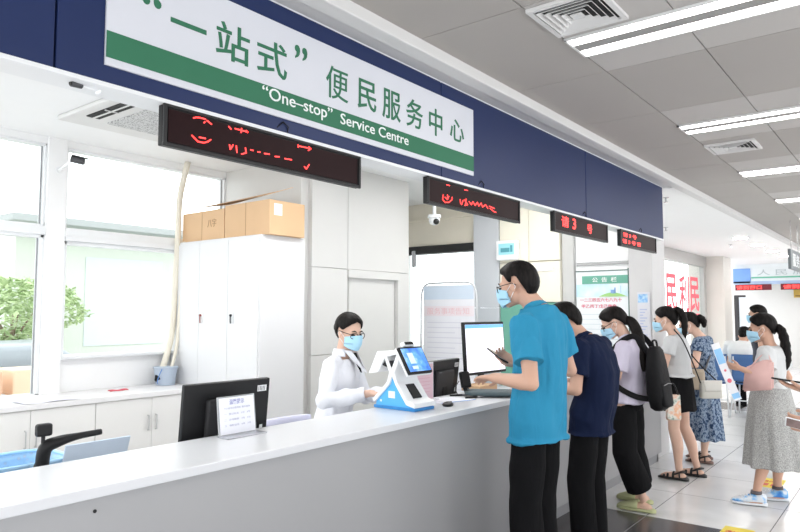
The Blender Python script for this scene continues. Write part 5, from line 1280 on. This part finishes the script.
t = thing('shoulder_bag', 'beige shoulder bag at the hip of the woman in the patterned dress', 'bag', (-1.80, 7.10, .8))
mb = MB(); mb.loft([ring(V((-1.80, 7.10, z)), V((.9, .2, 0)), V((-.2, .9, 0)), w, .045, 24, 4) for z, w in ((.76, .11), (.775, .13), (.93, .125), (.96, .115))]); part('bag_body', mb, mat('bag_beige', (.42, .35, .27), .6), t, True)
mb = MB(); mb.tube(crom([(-1.90, 7.08, .95), (-1.84, 7.10, 1.12), (-1.75, 7.20, 1.27), (-1.66, 7.26, 1.15), (-1.69, 7.14, .95)], 6), .010, 8); part('strap', mb, mat('strap_dark', (.10, .10, .11), .6), t, True)

t.location.x -= .04
# --- woman in a white top and grey flared skirt
J = skeleton(-1.0, 6.15, (-1, 0), 1.53, .02, True)
S(J, hip=(-1.00, 6.15, .83), mid=(-.985, 6.15, .97), chest=(-.98, 6.15, 1.09), neck=(-.99, 6.15, 1.265), head=(-1.045, 6.14, 1.400), hf=(-1, -.16, -.22),
  shL=(-.985, 5.995, 1.205), shR=(-.985, 6.30, 1.205), elL=(-.985, 5.92, 1.015), wrL=(-1.165, 5.90, 1.080), hdL=(-.93, -.05, .22), hnL=(.1, .85, .5), thL=(-.2, .3, 1),
  elR=(-.90, 6.40, .985), wrR=(-1.06, 6.44, .94), hdR=(-.9, -.1, -.2), hnR=(-.3, -1, 0), thR=(-1, 0, 0),
  hpL=(-1.0, 6.07, .81), hpR=(-1.0, 6.24, .81), knL=(-1.04, 6.03, .44), knR=(-.99, 6.24, .44), anL=(-1.095, 5.98, .085), anR=(-.985, 6.24, .085))
J['ftL'] = V((-1, -.15, 0)); J['ftR'] = V((-1, -.3, 0))
r = root_for(J, 'woman in a white top and flared grey skirt with blue sneakers, reading a leaflet')
put('body', build_body(J, .006, curlL=.6), SKIN, r, smooth=True)
build_top(J, TEEW, r, hem=.12, ease=.024, sleeve=.66, sr=(.078, .086), name='top', vox=.007, amp=.009, seed=31)
mb = skirt_mb(J, 1.0, .295, .140, .118, .225, .235, 8, .06, V((.02, 0, 0)), seed=4); put('skirt', remesh(mb, .007, 1), MELG, r, smooth=True)
part('hair', hair_cap(J, 'long', 13), HAIRM, r, True)
ponytail(J, r, [(-.955, 6.15, 1.395, .020), (-.915, 6.15, 1.40, .032), (-.885, 6.14, 1.33, .036), (-.87, 6.13, 1.22, .036), (-.865, 6.12, 1.13, .028), (-.87, 6.12, 1.07, .006)])
face_parts(J, r, True, None)
SNB = mat_ramp('sneaker_blue', [(.44, (.75, .80, .86)), (.52, (.20, .50, .85)), (.62, (.04, .22, .65))], 'noise', 11, .5, bump=0)
for n in 'LR':
    sneaker(J['an'+n], J['ft'+n], .95, r, SNB, mat('sneaker_white', (.80, .82, .85), .5), mat('lace_white', (.8, .82, .84), .6))
    mb = MB(); a = J['an'+n]; mb.tube([V((a.x, a.y, .095)), V((a.x, a.y, .118))], [.043, .040], 18); part('sock', mb, mat('sock_grey', (.12, .11, .12), .8), r, True)
t = thing('leaflet', 'long white leaflet with red print held by the woman in the grey skirt', 'leaflet', (-1.26, 5.87, 1.06))
a, b = V((-1.335, 5.85, 1.275)), V((-1.185, 5.88, .83)); d = (b-a).normalized(); w = V((.75, .62, .22)).normalized(); w = (w-d*w.dot(d)).normalized(); nn = w.cross(d)
mb = MB(); mb.grid(lambda u, v: a+(b-a)*u+w*(-.034+.068*v)+nn*.012*math.sin(u*PI), 20, 6, .0015); lf = part('sheet', mb, mat('leaflet_white', (.82, .83, .87), .6), t)
sg = 1 if nn.y < 0 else -1
def lp(u0, u1, m, nm):
    mb = MB(); mb.grid(lambda u, v: a+(b-a)*(u0+(u1-u0)*u)+w*(-.030+.06*v)+nn*(.012*math.sin((u0+(u1-u0)*u)*PI))+nn*sg*.0030, 8, 4, .001); part(nm, mb, m, lf)
lp(.10, .36, mat('leaflet_blue', (.28, .55, .85), .6), 'picture'); lp(.88, .97, MATS['leaflet_blue'], 'blue_strip')
mb = MB(); c = a+(b-a)*.66+nn*(.012*math.sin(.66*PI))+nn*sg*.0035; mb.tube([c, c+nn*sg*.001], .018, 16); mb.tube([a+(b-a)*.48+nn*sg*.0035+nn*.012, a+(b-a)*.48+nn*sg*.0045+nn*.012], .010, 12); part('red_mark', mb, mat('leaflet_red', (.75, .15, .2), .6), lf)
t = thing('tote_bag', 'pale pink tote bag tucked under the arm of the woman in the grey skirt', 'bag', (-1.02, 5.93, .92))
mb = MB()
P0 = [(-1.15, 5.90, .90), (-.93, 5.885, .93), (-.925, 5.90, 1.15), (-.985, 5.91, 1.16), (-1.13, 5.93, 1.09)]
mb.prism([V(p)+V((0, -.035, 0)) for p in P0], (0, .055, 0)); bmesh.ops.bevel(mb.bm, geom=mb.bm.edges[:], offset=.012, segments=3, affect='EDGES'); part('bag_body', mb, mat('tote_pink', (.74, .47, .44), .75, bump=.2, bscale=60), t, True)
mb = MB(); mb.tube(crom([(-1.09, 5.89, 1.09), (-1.03, 5.915, 1.17), (-.975, 5.94, 1.21), (-.94, 5.90, 1.13)], 6), .011, 8, flat=.4); part('handle', mb, MATS['tote_pink'], t, True)

# --- clerk in a white coat behind the counter
F = V((.93, .35, 0)).normalized()
J = skeleton(-3.03, 3.26, F, 1.58, .06, True)
S(J, hip=(-3.09, 3.22, .72), mid=(-3.07, 3.225, .88), chest=(-3.04, 3.23, 1.06), neck=(-3.01, 3.235, 1.262), head=(-2.955, 3.24, 1.404), hf=(.95, -.16, -.24),
  shR=(-2.985, 3.095, 1.195), shL=(-3.06, 3.36, 1.195), elR=(-2.93, 3.00, .985), wrR=(-2.70, 3.155, 1.03), hdR=(.85, .35, -.1), hnR=(0, 0, -1), thR=(.3, 1, 0),
  elL=(-2.97, 3.42, .97), wrL=(-2.73, 3.36, 1.0), hdL=(.95, -.1, .0), hnL=(0, 0, -1), thL=(.3, -1, 0),
  hpL=(-3.08, 3.31, .70), hpR=(-3.08, 3.13, .70), knL=(-2.78, 3.40, .58), knR=(-2.76, 3.20, .58), anL=(-2.80, 3.40, .14), anR=(-2.78, 3.2, .14))
r = root_for(J, 'clerk in a white coat, glasses and blue mask seated behind the counter')
put('body', build_body(J, .0055, curlL=.5, curlR=.5), SKIN2, r, smooth=True)
build_top(J, COAT, r, hem=-.05, ease=.022, sleeve=1.90, sr=(.066, .056), name='coat', vox=.007, flare=.02, amp=.016, seed=41, neckcut=.50)
build_legs(J, DENIMK, r, r=(.10, .09, .075, .075), end=.16)
for n in 'LR':
    an = J['an'+n]; J['ft'+n] = F; 
    mb = MB(); mb.box((an.x-.06, an.y-.04, .02), (an.x+.17, an.y+.04, .11), .02, 3); part('shoe', mb, SHOEK, r, True)
part('hair', hair_cap(J, 'long', 17), HAIRM, r, True)
mb = MB(); f, l, u = headframe(J); mb.ell(J['head']-f*.105+u*.0, (.045, .045, .045), None, 20, 14); part('hair_bun', mb, HAIRM, r, True)
face_parts(J, r, True, BLK)
# lapels and dark top at the neck opening
L = J['L']; fw = F; n0 = J['neck']
mb = MB(); mb.prism([n0+fw*.070+UP*.0+L*.040, n0+fw*.070+UP*.0-L*.040, n0+fw*.125-UP*.125], fw*.010); part('undershirt', mb, DENIMK, r)
mb = MB()
for s in (1, -1):
    mb.grid(lambda a, b: n0+L*s*(.048+.030*a*(1-abs(b-.45)*1.3)-.042*b)+fw*(.070+.084*b-.055*a*(1-b)+.012)+UP*(.018-.145*b+.004*a), 8, 14, .006)
part('lapel', mb, COAT, r, True)
mb = MB()
mb.grid(lambda a, b: n0+L*(.062+.012*b)*math.sin((a-.5)*4.4)-fw*(.062+.012*b)*math.cos((a-.5)*4.4)+UP*(.030-.05*b), 24, 5, .006); part('collar', mb, COAT, r, True)
# her chair
t = thing('office_chair', 'pale lilac office chair back showing behind the counter left of the clerk', 'chair', (-3.25, 2.9, 0))
LIL = mat('chair_lilac', (.60, .60, .74), .7)
mb = MB(); mb.grid(lambda u, v: (-3.32+.04*math.sin(u*PI)*-1, 2.76+.46*u, .48+.36*v), 16, 10, .05); part('backrest', mb, LIL, t, True)
mb = MB(); mb.box((-3.30, 2.98, .40), (-2.86, 3.46, .47), .03, 3); part('seat', mb, LIL, t, True)
mb = MB(); mb.tube([(-3.1, 3.2, .40), (-3.1, 3.2, .08)], .03, 14); part('gas_column', mb, BLK, t)
for i in range(5):
    a = 2*PI*i/5; mb = MB(); mb.tube([(-3.1, 3.2, .09), (-3.1+.28*math.cos(a), 3.2+.28*math.sin(a), .06)], .018, 8); mb.ell((-3.1+.28*math.cos(a), 3.2+.28*math.sin(a), .028), (.028, .028, .028)); part('leg', mb, BLK, t, True)
mb = MB(); mb.tube([(-3.28, 3.05, .42), (-3.34, 3.0, .55)], .02, 8); part('back_support', mb, BLK, t)

# --- person at the right edge of whom only hands with phones are in the picture
J = skeleton(-.12, 3.85, (-1, 0), 1.72, .02)
S(J, elL=(-.22, 3.56, 1.02), wrL=(-.385, 3.54, 1.02), hdL=(-1, .0, .02), hnL=(.1, .95, .3), thL=(-.6, 0, 1),
  elR=(-.25, 4.02, 1.09), wrR=(-.46, 3.95, 1.13), hdR=(-1, -.10, .24), hnR=(.2, 0, 1), thR=(-.5, -1, .1))
r = root_for(J, 'person beyond the right edge, only the forearms and hands with phones visible')
put('body', build_body(J, .006, curlL=.75, curlR=.28), SKIN, r, smooth=True)
build_top(J, mat('shirt_grey_blue', (.35, .40, .48), .85), r, sleeve=.6, name='shirt', vox=.009); build_legs(J, TROU, r); 
for n in 'LR': shoe(J, n, r)
part('hair', hair_cap(J, 'short', 19), HAIRM, r, True); face_parts(J, r, True, None)
phone('smartphone', (-.545, 3.94, 1.178), (0, -1, .1), (-1, 0, .12), 'black smartphone lying on an open palm at the right edge', size=(.078, .165))
phone('card_wallet', (-.475, 3.515, 1.025), (.15, -.3, 1), (-1, .1, .1), 'small white and black card case in the lower hand at the right edge', WHITEP, 'card case', size=(.045, .08))

# --- seated person in white in the waiting chairs, seen from behind, and a standing one behind
J = skeleton(-2.02, 10.98, (0, 1), 1.68, 0)
S(J, hip=(-2.02, 10.98, .56), mid=(-2.02, 10.96, .75), chest=(-2.02, 10.97, .90), neck=(-2.01, 11.02, 1.04), head=(-2.0, 11.12, 1.13), hf=(.1, 1, -.6),
  shL=(-2.20, 11.0, .99), shR=(-1.83, 11.0, .99), elL=(-2.27, 11.08, .74), wrL=(-2.15, 11.28, .74), hdL=(.5, 1, .2), hnL=(0, 0, -1), elR=(-1.76, 11.08, .74), wrR=(-1.88, 11.28, .74), hdR=(-.5, 1, .2), hnR=(0, 0, -1),
  hpL=(-2.11, 11.0, .56), hpR=(-1.93, 11.0, .56), knL=(-2.13, 11.42, .52), knR=(-1.91, 11.42, .52), anL=(-2.13, 11.42, .08), anR=(-1.91, 11.42, .08))
J['thL'] = V((1, 0, 0)); J['thR'] = V((-1, 0, 0))
r = root_for(J, 'seated person in a white shirt seen from behind in a blue waiting chair')
r.location.x -= .12; r.location.z += .05
put('body', build_body(J, .009, hands=True), SKIN, r, smooth=True)
build_top(J, mat('shirt_white', (.80, .80, .80), .8), r, hem=-.04, sleeve=.6, name='shirt', vox=.010); build_legs(J, TROU, r, vox=.011)
for n in 'LR': shoe(J, n, r)
part('hair', hair_cap(J, 'short', 23), HAIRM, r, True)

J = skeleton(-1.62, 9.6, (-1, 0), 1.62, .02, True)
S(J, hf=(-1, -.1, -.1)); J['head'] = J['head']+V((0, 0, .0))
r = root_for(J, 'person in dark clothes almost hidden behind the head of the woman in the white top')
put('body', build_body(J, .010), SKIN, r, smooth=True)
build_top(J, mat('dark_blouse', (.05, .05, .07), .8), r, name='blouse', vox=.011, sleeve=.6); build_legs(J, TROU, r, vox=.012)
for n in 'LR': shoe(J, n, r)
part('hair', hair_cap(J, 'long', 29), HAIRM, r, True); face_parts(J, r, True, None)
# ------------------------------------------------------------------ light, camera, view
w = bpy.data.worlds.new('daylight'); bpy.context.scene.world = w; w.use_nodes = True
nt = w.node_tree; bg = nt.nodes['Background']
bg.inputs[0].default_value = (.95, .975, 1, 1); bg.inputs[1].default_value = 2.8
cam = bpy.data.cameras.new('camera'); co = bpy.data.objects.new('camera', cam); C.objects.link(co)
cam.sensor_width = 36; cam.lens = 29.925; cam.clip_start = .05; cam.clip_end = 300
co.location = (0, 0, 1.53); co.rotation_euler = (math.radians(90+3.957), 0, math.radians(38.064))
bpy.context.scene.camera = co
for nm, loc, size, e, rot in (('hall_lamps', (.3, 3.2, 2.84), (2.4, .25), 16, 0), ('hall_lamps', (.3, 5.2, 2.84), (2.4, .25), 16, 0), ('hall_lamps', (.3, 7.25, 2.84), (2.4, .25), 16, 0), ('hall_lamps', (.3, 9.25, 2.84), (2.4, .25), 16, 0)):
    pass
vs = bpy.context.scene.view_settings
vs.view_transform = 'Standard'; vs.look = 'None'; vs.gamma = 1; vs.use_curve_mapping = False; vs.exposure = 0.0
sc_ = bpy.context.scene; sc_.cycles.max_bounces = 8; sc_.cycles.diffuse_bounces = 5; sc_.cycles.use_denoising = True
sc_.cycles.transparent_max_bounces = 12; sc_.cycles.caustics_reflective = False; sc_.cycles.caustics_refractive = False
